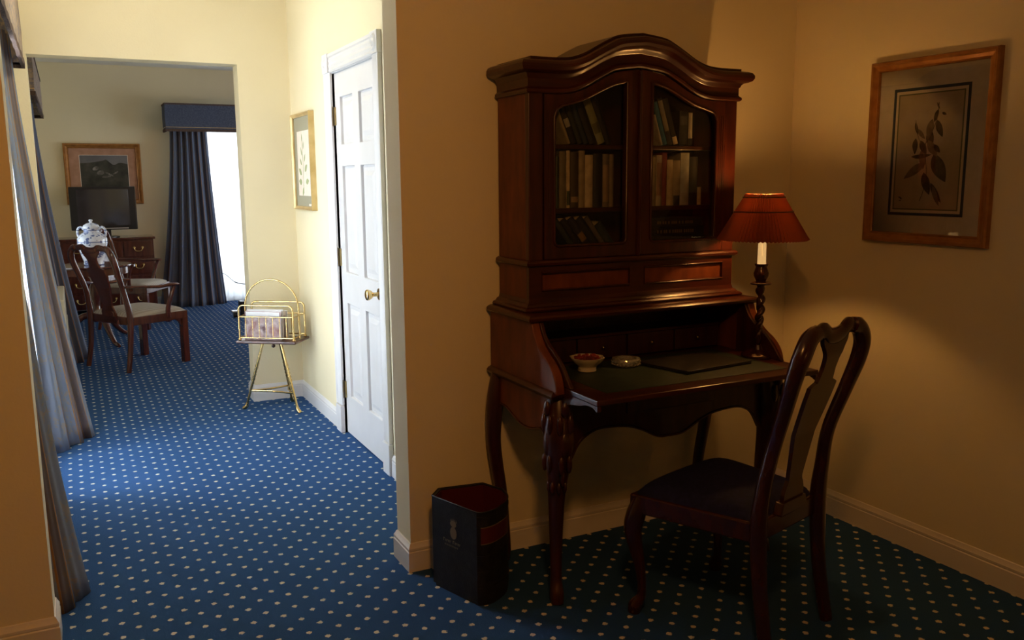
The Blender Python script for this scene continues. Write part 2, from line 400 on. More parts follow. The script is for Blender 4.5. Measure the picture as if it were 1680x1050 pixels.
M['paintwhite'] = blotch('painted_plumage', [(.05, .05, .04), (.16, .15, .13), (.34, .32, .29)], 30)

# ------------------------------------------------------------------ the setting
H = 2.84
XW, XD, XR, YB, YE, YF = -.36, 1.385, 2.955, 3.01, 6.0, 11.35
def wall(name, boxes, lbl, m='wall'):
    b = B()
    for q in boxes: b.box(*q)
    return struct(b.build(name, M[m], ang=0), lbl)
wall('floor', [(-3.6, 4.8, -5.1, 11.6, -.12, 0)], 'blue carpet with small cream diamond dots', 'carpet')
wall('ceiling', [(-3.6, 4.8, -5.1, 11.6, H, H+.1)], 'plain pale ceiling', 'ceil')
wall('wall_back', [(1.078, 3.06, YB, 3.16, 0, H)], 'cream wall behind the writing cabinet')
wall('wall_front_left', [(-3.6, -.145, YB, 3.16, 0, H), (-.145, 1.078, YB, 3.16, 2.62, H)], 'cream wall end at the left edge')
wall('wall_right', [(XR, 3.06, -5.1, YB, 0, H)], 'cream wall with the botanical print')
wall('wall_rear', [(-3.6, 3.06, -5.1, -5.0, 0, H)], 'bedroom wall behind the viewer')
wall('wall_bedroom_left', [(-3.6, -3.5, -5.0, YB, 0, H)], 'bedroom wall on the left')
# hall right wall with door hole Y 4.185-4.965 z 0-2.10
wall('wall_hall_right', [(XD, XD+.12, 3.16, 4.185, 0, H), (XD, XD+.12, 4.965, YE+.16, 0, H), (XD, XD+.12, 4.185, 4.965, 2.10, H), (XD+.12, XD+.14, 4.0, 5.1, 0, 2.3)], 'cream passage wall with the white door')
wall('wall_hall_end', [(1.05, 4.8, YE, YE+.16, 0, H), (XW-.12, -.152, YE, YE+.16, 0, H), (-.152, 1.05, YE, YE+.16, 2.25, H)], 'cream wall around the opening to the far room')
wall('wall_hall_left', [(XW-.12, XW, 3.16, 3.55, 0, H), (XW-.12, XW, 5.3, YE, 0, H), (XW-.12, XW, 3.55, 5.3, 0, .12), (XW-.12, XW, 3.55, 5.3, 2.3, H)], 'window wall of the passage')
wall('wall_far_left', [(XW-.12, XW, YE+.16, 7.85, 0, H), (XW-.12, XW, 9.35, YF, 0, H), (XW-.12, XW, 7.85, 9.35, 0, .75), (XW-.12, XW, 7.85, 9.35, 2.25, H)], 'window wall of the far room')
wall('wall_far_back', [(XW-.12, 1.42, YF, YF+.15, 0, H), (3.08, 4.8, YF, YF+.15, 0, H), (1.42, 3.08, YF, YF+.15, 2.2, H)], 'cream wall at the back of the far room')
wall('wall_far_right', [(4.7, 4.8, YE+.16, 8.0, 0, H), (4.7, 4.8, 10.4, YF, 0, H), (4.7, 4.8, 8.0, 10.4, 0, .4), (4.7, 4.8, 8.0, 10.4, 2.25, H)], 'right wall of the far room')

BB = [(0, 0), (.014, 0), (.014, .078), (.011, .082), (.013, .086), (.013, .094), (.008, .102), (.004, .112), (0, .114)]
def base(name, path, side=1, m='base'):
    return struct(B().sweep(BB, [(x, y, 0) for x, y in path], side).build(name, M[m], ang=25))
base('baseboard_right', [(XR, -4.9), (XR, YB), (1.078, YB), (1.078, 3.16), (1.1, 3.16)], -1)
base('baseboard_left', [(-3.4, YB), (-.145, YB), (-.145, 3.16)], 1)
base('baseboard_hall', [(XD, 3.16), (XD, 4.085)], -1, 'white')
base('baseboard_hall_end', [(XD, 5.065), (XD, YE), (1.05, YE), (1.05, YE+.16), (4.6, YE+.16)], -1, 'white')
base('baseboard_far', [(XW, YF), (1.35, YF)], 1, 'white')

# door_1 in the passage wall (X = XD plane, facing -X)
d = empty('door_1', (XD, 4.575, 0), 'white six-panel door with brass knob in the passage wall', 'door'); d['kind'] = 'structure'
y0, y1 = 4.1865, 4.9635
leaf = B()
pan = []
for (za, zb) in ((.24, .80), (.98, 1.58), (1.70, 1.96)):
    for (ya, yb) in ((4.285, 4.52), (4.63, 4.865)): pan.append((ya, yb, za, zb))
holes = [[(a, c), (b_, c), (b_, e), (a, e)] for a, b_, c, e in pan]
leaf.prism([(y0, .006), (y1, .006), (y1, 2.095), (y0, 2.095)], 'x', XD+.012, XD+.045, holes)
leaf.build('door_leaf', M['white'], d, ang=0, bev=.003)
for a, b_, c, e in pan:
    q = B(); k = len(q.v)
    for (i, x) in ((0, XD+.03), (.012, XD+.0245), (.03, XD+.0245), (.055, XD+.016)):
        q.v += [(x, a+i, c+i), (x, b_-i, c+i), (x, b_-i, e-i), (x, a+i, e-i)]
    for r_ in range(3):
        for j in range(4): q.face((r_*4+j, r_*4+(j+1) % 4, r_*4+4+(j+1) % 4, r_*4+4+j))
    q.face((12, 13, 14, 15)); q.build('panel', M['white'], d, ang=0)
kn = B().tube([(XD+.012, 4.265, .92), (XD+.006, 4.265, .92)], [.032, .03], 20)
kn = lab(kn.build('rosette', M['brass'], d), 'brass door rosette')
kb = B().tube(smooth([(XD+.006, 4.265, .92), (XD-.02, 4.265, .92), (XD-.035, 4.265, .92), (XD-.055, 4.265, .92), (XD-.066, 4.265, .92)], 4), [interp(i/16, [(0, .011), (.3, .011), (.5, .022), (.7, .029), (.85, .027), (.95, .018), (1, .006)]) for i in range(17)], 20)
lab(kb.build('knob', M['brass'], d), 'round brass door knob')
for z in (.27, 1.06, 1.86):
    h = B().tube([(XD-.004, 4.972, z-.055), (XD-.004, 4.972, z+.055)], .008, 8).box(XD+.002, XD+.012, 4.945, 4.985, z-.05, z+.05)
    h.build('hinge', M['oldbrass'], d)
# casing
t = empty('trim_1', (XD, 4.575, 0), 'white fluted casing around the passage door', 'trim'); t['kind'] = 'structure'
CS = [(0, 0), (0, .1), (.022, .1), (.022, .085), (.015, .078), (.019, .064), (.014, .050), (.019, .036), (.014, .022), (.019, .010), (.012, 0)]
for (ya, sg) in ((4.965, 1), (4.185, -1)):
    q = B(); k = len(q.v); n = len(CS)
    for z in (.17, 2.10):
        q.v += [(XD-o, ya+sg*w_, z) for o, w_ in CS]
    for j in range(n): q.face((j, (j+1) % n, n+(j+1) % n, n+j))
    q.face(range(n)); q.face(range(n, 2*n)); q.build('casing_post', M['white'], t, ang=0)
    B().box(XD-.026, XD, min(ya, ya+sg*.102), max(ya, ya+sg*.102), 0, .165).build('plinth_block', M['white'], t, ang=0, bev=.003)
    cb = B().box(XD-.026, XD, min(ya, ya+sg*.105), max(ya, ya+sg*.105), 2.10, 2.205).build('corner_block', M['white'], t, ang=0, bev=.002)
    q = B(); ring = []
    for r_, o in ((.004, .030), (.012, .036), (.022, .030), (.034, .034), (.044, .026)): ring.append((r_, o))
    for (r_, o) in ring: pass
    kk = len(q.v); nn = 16
    for r_, o in ring: q.v += [(XD-o, ya+sg*.052+r_*math.cos(2*PI*j/nn), 2.152+r_*math.sin(2*PI*j/nn)) for j in range(nn)]
    for i in range(len(ring)-1):
        for j in range(nn): q.face((i*nn+j, i*nn+(j+1) % nn, (i+1)*nn+(j+1) % nn, (i+1)*nn+j))
    q.face(range(nn)); q.build('rosette', M['white'], cb)
q = B(); n = len(CS)
for y in (4.185, 4.965): q.v += [(XD-o, y, 2.10+w_) for o, w_ in CS]
for j in range(n): q.face((j, (j+1) % n, n+(j+1) % n, n+j))
q.build('casing_head', M['white'], t, ang=0)
B().box(XD, XD+.05, 4.965, 4.972, 0, 2.1).box(XD, XD+.05, 4.178, 4.185, 0, 2.1).box(XD, XD+.05, 4.178, 4.972, 2.096, 2.104).build('jamb_lining', M['white'], t, ang=0)

# windows
def window(name, lbl, axis, pos, a0, a1, z0, z1, na, nz_, out):
    w = empty(name, ((pos, (a0+a1)/2, z0) if axis == 'x' else ((a0+a1)/2, pos, z0)), lbl, 'window'); w['kind'] = 'structure'
    def bx(b, aa, ab, za, zb, d0, d1):
        d0, d1 = sorted((pos+out*d0, pos+out*d1))
        return b.box(d0, d1, aa, ab, za, zb) if axis == 'x' else b.box(aa, ab, d0, d1, za, zb)
    f = B(); t_ = .06
    for q in ((a0, a0+t_, z0, z1), (a1-t_, a1, z0, z1), (a0+t_, a1-t_, z0, z0+t_), (a0+t_, a1-t_, z1-t_, z1)): bx(f, *q, .03, .09)
    f.build('window_frame', M['white'], w, ang=0)
    ca = [(a0+t_)+(a1-a0-2*t_)*i/na for i in range(na+1)]; cz = [(z0+t_)+(z1-z0-2*t_)*i/nz_ for i in range(nz_+1)]
    for i, a in enumerate(ca[1:-1]):
        wd = .035 if (na % 2 == 0 and i+1 == na//2) else .013
        bx(B(), a-wd, a+wd, z0+t_, z1-t_, .04, .08).build('glazing_bar', M['white'], w, ang=0)
    for z in cz[1:-1]: bx(B(), a0+t_, a1-t_, z-.013, z+.013, .045, .075).build('glazing_bar', M['white'], w, ang=0)
    for i in range(na):
        for j in range(nz_): bx(B(), ca[i], ca[i+1], cz[j], cz[j+1], .058, .062).build('pane', M['glass'], w, ang=0)
window('window_1', 'bright passage window behind white sheer on the left', 'x', XW, 3.55, 5.3, .12, 2.3, 4, 4, -1)
window('window_2', 'bright glazed balcony doors behind white sheer in the far room', 'y', YF, 1.42, 3.08, 0, 2.2, 6, 5, 1)
window('window_3', 'side window of the far room behind striped drape', 'x', XW, 7.85, 9.35, .75, 2.25, 2, 3, -1)

window('added_window', 'unseen window added in the right wall to brighten the far room', 'x', 4.7, 8.0, 10.4, .4, 2.25, 4, 3, 1)  # added out of view only to let daylight into the far room

# ------------------------------------------------------------------ curtains
def curtain(name, mat_, label, top, bot, z0, z1, folds, amp, cat='curtain', group=None, nu=140, nv=26, flare=1.8, uscale=1.0, hem=0.0):
    """top / bot: plan polylines (x, y) from u=0 to u=1; folds are sine pleats along the outward normal"""
    tp = smooth([(a, b_, 0) for a, b_ in top], 8) if len(top) > 2 else [(a, b_, 0) for a, b_ in top]
    bt = smooth([(a, b_, 0) for a, b_ in bot], 8) if len(bot) > 2 else [(a, b_, 0) for a, b_ in bot]
    def at(P, t):
        x = t*(len(P)-1); i = min(int(x), len(P)-2); f_ = x-i
        return Vector(P[i])*(1-f_)+Vector(P[i+1])*f_
    ph = random.random()*6
    def fn(u, v):
        w = (1-v)**flare
        p = at(tp, u)*(1-w)+at(bt, u)*w
        d_ = (at(bt, min(1, u+.02))-at(bt, max(0, u-.02)))*w+(at(tp, min(1, u+.02))-at(tp, max(0, u-.02)))*(1-w)
        n_ = Vector((d_.y, -d_.x, 0)).normalized()
        am = amp*(.55+.45*(1-v))
        k = math.sin(2*PI*folds*u+ph+.5*math.sin(3.1*u*folds*.31+ph)+.35*(1-v))
        k2 = .35*math.sin(2*PI*folds*2.3*u+1.7+ph+(1-v)*1.1)
        p = p+n_*am*(k+k2)
        return (p.x, p.y, z0+(z1-z0)*v+hem*math.sin(folds*u*5)*(1-v)**6)
    b_ = B().grid(nu, nv, fn, uscale, (z1-z0)/1.1)
    o = b_.build(name, mat_, ang=80)
    s_ = o.modifiers.new('thick', 'SOLIDIFY'); s_.thickness = .003
    return tag(o, label, cat, group)
curtain('curtain', M['drape'], 'dark brocade curtain hanging nearest, beside the left wall end', [(-.205, 3.26), (-.196, 3.42), (-.225, 3.9), (-.262, 4.58)], [(-.175, 3.20), (-.052, 3.42), (-.18, 3.95), (-.255, 4.58)], .004, 2.3, 6.2, .012, group='passage window curtains', uscale=.9, flare=2.4)
curtain('curtain', M['drape'], 'pale blue brocade curtain at the far end of the passage window', [(-.262, 5.24), (-.245, 5.42), (-.222, 5.66)], [(-.205, 5.24), (-.07, 5.46), (.03, 5.62)], .004, 2.3, 3.4, .020, group='passage window curtains', uscale=1.0, flare=1.5)
curtain('sheer_curtain', M['sheer'], 'white sheer glowing between the two brocade passage curtains', [(-.25, 4.62), (-.245, 5.2)], [(-.238, 4.62), (-.226, 5.2)], .01, 2.28, 16, .008, 'sheer', nu=200, nv=8)
curtain('curtain', M['drape_far'], 'dark drape at the left side window of the far room', [(-.26, 7.75), (-.235, 7.98), (-.205, 8.2)], [(-.2, 7.8), (-.04, 7.98), (.05, 8.2)], .004, 2.22, 3.2, .025, uscale=1.0, flare=1.5)
curtain('curtain', M['drape_far'], 'blue striped drape swept beside the bright balcony doors', [(1.14, 11.17), (1.34, 11.15), (1.56, 11.17)], [(.90, 11.22), (1.30, 11.04), (1.68, 11.16)], .004, 2.2, 6.2, .030, nu=220, uscale=1.5, flare=1.5)
curtain('sheer_curtain', M['sheer'], 'white sheer hanging across the balcony doors', [(1.46, 11.27), (3.0, 11.27)], [(1.46, 11.27), (3.0, 11.27)], .02, 2.2, 13, .016, 'sheer', nu=220, nv=8)

def pelmet(name, label, m1, path, z0, z1, side, scal=0):
    p = empty(name, (path[1][0], path[1][1], z0), label, 'pelmet')
    pts = []
    for a, b_ in zip(path, path[1:]):
        n_ = max(2, int(math.dist(a, b_)/.05))
        pts += [(a[0]+(b_[0]-a[0])*i/n_, a[1]+(b_[1]-a[1])*i/n_) for i in range(n_)]
    pts.append(path[-1])
    B().sweep([(0, 0), (.012, 0), (.016, (z1-z0)*.5), (.012, z1-z0), (0, z1-z0)], [(x, y, z0+scal*abs(math.sin(i*.55))) for i, (x, y) in enumerate(pts)], side).build('pelmet_cloth', m1, p, ang=50)
    B().sweep([(.0, -.018), (.018, -.018), (.020, .012), (0, .012)], [(x, y, z0+scal*abs(math.sin(i*.55))) for i, (x, y) in enumerate(pts)], side).build('fringe', M['fringe'], p, ang=50)
    B().sweep([(.0, z1-z0-.012), (.018, z1-z0-.012), (.018, z1-z0+.006), (0, z1-z0+.006)], [(x, y, z0) for x, y in path], side).build('braid', M['fringe'], p, ang=0)
    B().sweep([(.010, .028), (.0145, .028), (.0145, .034), (.010, .034)], [(x, y, z0) for x, y in path], side).build('piping', M['goldlight'], p, ang=0)
    return p
pelmet('pelmet', 'brocade pelmet above the passage window at upper left', M['pelmet_brocade'], [(XW+.004, 3.3), (-.172, 3.3), (-.172, 5.72), (XW+.004, 5.72)], 2.15, 2.52, 1, .012)
pelmet('pelmet', 'blue box pelmet above the balcony doors of the far room', M['pelmet_far'], [(1.10, YF-.004), (1.10, 11.03), (3.3, 11.03), (3.3, YF-.004)], 2.10, 2.40, 1)
pelmet('pelmet', 'brocade pelmet above the far room side window', M['pelmet_brocade'], [(XW+.004, 7.4), (-.165, 7.4), (-.165, 10.0), (XW+.004, 10.0)], 2.15, 2.5, 1)

# heater under the side window
h = empty('wall_heater', (-.21, 7.05, 0), 'beige wall heater box behind the pale blue passage curtain', 'heater')
B().box(XW+.01, -.075, 6.55, 7.45, .03, .72).build('casing', M['radiator'], h, ang=0, bev=.008)
q = B()
for i in range(16): q.box(XW+.05, -.12, 6.62+i*.05, 6.65+i*.05, .7195, .7235)
q.build('grille', M['slot'], h, ang=0)
B().box(-.075, -.070, 6.58, 7.42, .08, .50).build('front_panel', M['radiator'], h, ang=0, bev=.002)

# ------------------------------------------------------------------ writing cabinet
CX = 1.932
D = empty('writing_cabinet', (CX, 2.75, 0), 'tall mahogany writing cabinet with arched glazed bookcase top', 'writing desk')
def dpart(b_, name, m_, ang=35, bev=0, parent=None): return b_.build(name, M[m_], parent or D, ang, bev)
def arch(pts, dmax, n=40):
    """symmetric curve: list (x, z) from left to right using height over |x - CX|"""
    P = smooth([(a, b_) for a, b_ in pts], 6)
    r_ = [(CX-a, z) for a, z in reversed(P)] + [(CX+a, z) for a, z in P[1:]]
    return r_
CROWN = [(0, 2.016), (.1, 2.004), (.15, 1.985), (.2, 1.960), (.25, 1.934), (.3, 1.917), (.35, 1.911), (.41, 1.910), (.47, 1.910)]
ULINE = [(0, 1.913), (.1, 1.898), (.15, 1.878), (.2, 1.852), (.25, 1.829), (.3, 1.815), (.35, 1.810), (.41, 1.809), (.47, 1.809)]
GLASS = [(.056, 1.852), (.12, 1.838), (.19, 1.808), (.25, 1.781), (.30, 1.766), (.335, 1.757), (.357, 1.742), (.368, 1.715)]
Yc, Yk, xl, xr = 2.748, 2.99, 1.462, 2.402
for x in (xl, xr-.025):
    dpart(B().box(x, x+.025, Yc+(.0285), Yk, 1.20, 1.87).box(x, x+.025, Yc+.0225, Yk, 1.03, 1.20), 'side_panel', 'burr', 0, .002)
cr = arch(CROWN, .47)
dpart(B().prism([(xl+.025, 1.03), (xr-.025, 1.03)] + [(min(max(x, xl+.025), xr-.025), z-.02) for x, z in reversed(cr)], 'y', Yk-.012, Yk), 'back_panel', 'dark', 0)
# frieze board under the crown
ul = arch(ULINE, .47)
dpart(B().prism([(x, z) for x, z in ul] + [(x, z-.012) for x, z in reversed(cr)], 'y', Yc, Yc+.025), 'frieze', 'maho_h', 30)
SEC = [(-.012, -.112), (.007, -.112), (.012, -.107), (.012, -.099), (.006, -.094), (.003, -.090), (.003, -.062), (.007, -.058), (.010, -.050), (.017, -.044), (.028, -.042), (.040, -.036), (.046, -.026), (.046, -.016), (.040, -.006), (.028, 0), (-.012, .002)]
dpart(B().sweep(SEC, [(xl, Yk, 1.910)] + [(x, Yc, z) for x, z in cr] + [(xr, Yk, 1.910)], 1), 'cornice', 'maho_h', 30)
q = B()   # arched roof board
n_ = len(cr); 
for x, z in cr: q.v += [(x, Yc-.018, z+.002), (x, Yk, z+.002), (x, Yc-.018, z+.010), (x, Yk, z+.010)]
for i in range(n_-1):
    a = 4*i; c = a+4
    q.face((a+2, c+2, c+3, a+3)); q.face((a, a+1, c+1, c)); q.face((a, c, c+2, a+2)); q.face((a+1, a+3, c+3, c+1))
q.face((0, 2, 3, 1)); q.face((4*n_-4, 4*n_-3, 4*n_-1, 4*n_-2)); dpart(q, 'roof_board', 'dark', 30)
# corner stiles
for x0_, x1_ in ((xl, CX-.412), (CX+.412, xr)):
    dpart(B().box(x0_, x1_, Yc, Yc+.028, 1.205, 1.812), 'corner_stile', 'maho', 0, .003)
# shelves
for z in (1.616, 1.384):
    dpart(B().box(xl+.026, xr-.026, Yc+.045, Yk-.014, z-.008, z+.008), 'shelf', 'maho_h', 0, .002)
dpart(B().box(xl+.026, xr-.026, Yc+.03, Yk-.014, 1.205, 1.232), 'bottom_board', 'maho_h', 0)
dpart(B().box(CX-.012, CX+.012, Yc+.03, Yc+.05, 1.232, 1.86), 'centre_post', 'dark', 0)
# glazed doors
for sg in (-1, 1):
    P = [(d_, z) for d_, z in smooth(ULINE, 6) if .004 < d_ < .408]
    top_ = [(.004, interp(.004, ULINE)-.014)] + [(a, z-.014) for a, z in P] + [(.408, 1.797)]
    outl = [(CX+sg*.004, 1.212)] + [(CX+sg*a, z) for a, z in top_] + [(CX+sg*.408, 1.212)]
    gl = [(.056, 1.275), (.060, 1.264), (.070, 1.258), (.352, 1.258), (.364, 1.264), (.368, 1.276)]
    gt = smooth(GLASS, 4)
    hole = [(CX+sg*a, z) for a, z in gl] + [(CX+sg*a, z) for a, z in reversed(gt)]
    dr = dpart(B().prism(outl, 'y', Yc-.004, Yc+.024, [hole]), 'glazed_door', 'maho', 30, .0025)
    loop = [Vector((x, Yc-.004, z)) for x, z in hole]
    dpart(B().tube(loop, .0055, 8, closed=True, ref=(0, 1, 0)), 'glazing_bead', 'maho', 60, 0, dr)
    g = [(CX+(x-CX), z) for x, z in hole]
    dpart(B().prism(hole, 'y', Yc+.011, Yc+.014), 'pane', 'cabglass', 0, 0, dr)
    q = B()
    for i in range(3): q.box(min(CX+sg*(.380+i*.009), CX+sg*(.384+i*.009)), max(CX+sg*(.380+i*.009), CX+sg*(.384+i*.009)), Yc-.0055, Yc-.003, 1.28, 1.74)
    dpart(q, 'fluting', 'dark', 0, 0, dr)
dpart(B().tube([(CX, Yc-.004, 1.213), (CX, Yc-.008, 1.22), (CX, Yc-.008, 1.88), (CX, Yc-.004, 1.89)], .009, 8), 'meeting_bead', 'maho')
# waist moulding, drawer section, plinth moulding
WS = [(0, -.012), (.006, -.012), (.014, -.006), (.016, .002), (.012, .008), (.004, .012), (0, .012)]
ring = [(xl, Yk), (xl, Yc), (xr, Yc), (xr, Yk)]
dpart(B().sweep(WS, [(x, y, 1.198) for x, y in ring], 1), 'waist_moulding', 'maho_h', 30)
hol = [[(1.515, 1.098), (1.897, 1.098), (1.897, 1.163), (1.515, 1.163)], [(1.967, 1.098), (2.349, 1.098), (2.349, 1.163), (1.967, 1.163)]]
dpart(B().prism([(xl, 1.03), (xr, 1.03), (xr, 1.2), (xl, 1.2)], 'y', Yc, Yc+.022, hol), 'drawer_rail', 'maho_h', 0, .002)
for hh in hol:
    (a, z0_), (b_, _), (_, z1_), _ = hh
    dpart(B().box(a, b_, Yc+.008, Yc+.03, z0_, z1_), 'small_drawer', 'burr', 0)
    dpart(B().tube([(a, Yc, z0_), (b_, Yc, z0_), (b_, Yc, z1_), (a, Yc, z1_)], .0045, 6, closed=True, ref=(0, 1, 0)), 'drawer_bead', 'maho', 60)
PS = [(0, -.012), (.030, -.012), (.032, -.006), (.028, 0), (.018, .004), (.012, .012), (.004, .016), (0, .03)]
dpart(B().sweep(PS, [(x, y, 1.038) for x, y in ring], 1), 'plinth_moulding', 'maho_h', 30)
# lower desk
bl, br, Yd = 1.42, 2.444, 2.655
TS = [(-.03, 0), (.008, 0), (.014, .006), (.016, .014), (.010, .020), (.0, .024), (-.03, .024)]
dpart(B().box(bl, br, Yd, Yk, 1.0, 1.024), 'desk_top', 'maho_h', 0)
dpart(B().sweep(TS, [(bl, Yk, 1.001), (bl, Yd, 1.001), (br, Yd, 1.001), (br, Yk, 1.001)], 1), 'top_moulding', 'maho_h', 30)
SIDE = smooth([(2.655, 1.0), (2.640, .965), (2.612, .930), (2.575, .900), (2.535, .878), (2.503, .850), (2.483, .815), (2.476, .775)], 4)
for x in (bl, br-.034):
    sp_ = dpart(B().prism([(Yk, .775), (Yk, 1.0)] + SIDE, 'x', x, x+.034), 'shaped_side', 'burr', 30, .004)
INN = smooth([(2.655, 1.0), (2.628, .955), (2.590, .925), (2.545, .900), (2.500, .865), (2.462, .825), (2.44, .802)], 4)
for x in (bl+.034, br-.050):
    dpart(B().prism([(2.70, .802), (2.70, 1.0)] + INN, 'x', x, x+.016), 'side_lining', 'maho', 30, .003)
dpart(B().box(bl+.034, br-.034, Yk-.045, Yk-.03, .80, 1.0), 'inner_back', 'dark', 0)
dpart(B().box(bl+.05, br-.05, 2.80, Yk-.045, .895, .905), 'inner_shelf', 'maho_h', 0)
for i in range(4):
    w_ = (br-bl-.1)/4; x = bl+.05+i*w_
    dw = dpart(B().box(x+.004, x+w_-.004, 2.806, 2.82, .806, .892), 'inner_drawer', 'dark', 0, .002)
    dpart(B().ball((x+w_/2, 2.80, .85), .008, 8), 'knob', 'oldbrass', 60, 0, dw)
dpart(B().box(bl+.034, br-.034, 2.44, Yk-.03, .780, .800), 'writing_surface', 'maho_h', 0)
fl = dpart(B().box(1.452, 2.412, 2.27, 2.44, .782, .800), 'writing_flap', 'maho_h', 0, .003)
dpart(B().box(1.535, 2.330, 2.345, 2.775, .7995, .8012), 'leather_inset', 'leather', 0)
BR = [(2.50, .782), (2.27, .782), (2.27, .764)] + smooth([(2.275, .762), (2.30, .772), (2.34, .771), (2.38, .760), (2.43, .752), (2.50, .735)], 4)
for x in (1.452, 2.398):
    dpart(B().prism(BR, 'x', x, x+.014), 'flap_bracket', 'maho', 30, .002)
# frieze, moulding and aprons
MS = [(0, -.014), (.006, -.014), (.014, -.006), (.018, .002), (.012, .010), (.004, .014), (0, .016)]
for pth in ([(bl, Yk), (bl, 2.498), (bl+.05, 2.498)], [(br-.05, 2.498), (br, 2.498), (br, Yk)]):
    dpart(B().sweep(MS, [(x, y, .770) for x, y in pth], 1), 'frieze_moulding', 'maho', 30)
APS = smooth([(2.935, .655), (2.90, .650), (2.86, .648), (2.80, .628), (2.74, .612), (2.68, .612), (2.63, .622), (2.59, .632), (2.565, .615), (2.545, .570)], 5)
for x in (bl+.003, br-.025):
    dpart(B().prism([(2.52, .772), (Yk, .772), (Yk, .60), (2.95, .60)] + APS + [(2.52, .50)], 'x', x, x+.022), 'side_apron', 'burr', 30)
    dpart(B().tube([(x+(.0 if x < CX else .022), y, z) for y, z in APS], .005, 6), 'apron_bead', 'maho', 60)
FA = [(0, .556), (.06, .562), (.13, .596), (.2, .619), (.3, .627), (.355, .615), (.40, .583), (.435, .525)]
fa = arch(FA, .44)
dpart(B().prism([(CX-.49, .780), (CX-.49, .50)] + [(x, z) for x, z in fa] + [(CX+.49, .50), (CX+.49, .780)], 'y', 2.515, 2.537), 'front_apron', 'dark', 30)
dpart(B().tube([(x, 2.514, z) for x, z in fa], .005, 6), 'apron_bead', 'dark', 60)
dpart(B().box(CX-.2, CX+.2, 2.508, 2.518, .665, .755), 'frieze_drawer', 'dark', 0, .003)
# legs
def leg(path, rad, name='leg', sc=(1, 1)):
    P = smooth([(*p, r_) for p, r_ in zip(path, rad)], 6)
    P = [tuple(p) for p in P]
    return B().tube([p[:3] for p in P], [p[3] for p in P], 14, ref=(0, 1, 0))
# 4-D smoothing
def smooth4(path, rad, n=6):
    a = smooth(path, n); b_ = smooth([(r_, 0) for r_ in rad], n)
    return a, [q[0] for q in b_]
for sg in (-1, 1):
    ox = lambda x: CX+sg*(CX-x)
    pa, ra = smooth4([(ox(1.468), 2.545, .772), (ox(1.456), 2.522, .68), (ox(1.452), 2.513, .60), (ox(1.452), 2.522, .50), (ox(1.456), 2.538, .38), (ox(1.458), 2.545, .22), (ox(1.456), 2.540, .09), (ox(1.450), 2.525, .035), (ox(1.447), 2.515, .0)],
                     [.042, .050, .052, .041, .030, .0235, .021, .026, .022])
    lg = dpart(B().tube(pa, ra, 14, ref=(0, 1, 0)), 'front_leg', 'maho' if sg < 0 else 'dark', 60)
    q = B()
    for (dx, dz, sx, sz) in ((0, .60, .020, .045), (-.02, .67, .013, .035), (.02, .67, .013, .035), (0, .725, .016, .028), (-.016, .53, .011, .033), (.016, .53, .011, .033), (0, .475, .010, .03), (-.012, .44, .007, .022), (.012, .44, .007, .022)):
        q.ball((ox(1.450)+dx-sg*0, 2.513-(.046 if dz > .5 else .028 if dz > .46 else .022), dz), 1, 10, (sx, .010, sz))
        q.ball((ox(1.452)+sg*(.046 if dz > .5 else .03), 2.518+dx, dz), 1, 10, (.010, sx, sz))
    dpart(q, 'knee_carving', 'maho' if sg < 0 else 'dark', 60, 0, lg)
    pa, ra = smooth4([(ox(1.440), 2.945, .772), (ox(1.420), 2.945, .68), (ox(1.411), 2.945, .60), (ox(1.408), 2.945, .50), (ox(1.420), 2.947, .40), (ox(1.440), 2.95, .28), (ox(1.452), 2.95, .14), (ox(1.450), 2.945, .04), (ox(1.446), 2.94, .0)],
                     [.034, .034, .032, .028, .026, .024, .022, .026, .022])
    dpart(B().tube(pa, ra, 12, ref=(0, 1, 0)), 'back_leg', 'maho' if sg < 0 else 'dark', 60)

# ------------------------------------------------------------------ books in the cabinet
ORD = ['first', 'second', 'third', 'fourth', 'fifth', 'sixth', 'seventh', 'eighth', 'ninth', 'tenth']
def bookmat(c):
    k = 'book_%d_%d_%d' % tuple(int(x*999) for x in c)
    if k not in M: M[k] = noise_col(mat(k.replace('book', 'book_cloth'), c, .55), tuple(x*.8 for x in c), tuple(min(1, x*1.15) for x in c), nscale=30)
    return M[k]
def book(x, z, w, h, dpt, col, lean, label, group, y=None, patch=None, lying=False):
    """spine faces -Y; x = left foot of spine, lean = radians to the left(+) / right(-)"""
    y = Yc+.052 if y is None else y
    def tf(px, py, pz):
        return (x+px*math.cos(lean)-pz*math.sin(lean), y+py, z+px*math.sin(lean)+pz*math.cos(lean))
    def tbox(q, *a):
        k = len(q.v); q.box(*a); q.v[k:] = [tf(*v_) for v_ in q.v[k:]]
    e = B(); t_ = .0022
    # curved spine with two boards
    k = len(e.v); ns = 6
    prof = [(w*i/ns, .006-.006*math.sin(PI*i/ns)) for i in range(ns+1)]
    outl = prof + [(w, dpt), (w-t_, dpt), (w-t_, .010), (t_, .010), (t_, dpt), (0, dpt)]
    e.prism(outl, 'z', 0, h); e.v[k:] = [tf(*v_) for v_ in e.v[k:]]
    e.v = [(a, b_, c) for a, b_, c in e.v]
    o = e.build('book', bookmat(col), None, 40)
    tag(o, label, 'book', group)
    pg = B(); tbox(pg, t_, w-t_, .010, dpt-.004, .003, h-.003); pg.build('pages', M['pages'], o, 0)
    if patch:
        (za, zb, c) = patch
        k = B(); prof2 = [(w*(.06+.88*i/ns), .006-.0068*math.sin(PI*(.06+.88*i/ns))) for i in range(ns+1)]
        kk = len(k.v); k.prism(prof2 + [(w*.5, .0045)], 'z', za*h, zb*h); k.v[kk:] = [tf(*v_) for v_ in k.v[kk:]]
        k.build('spine_label', bookmat(c), o, 0)
    return o
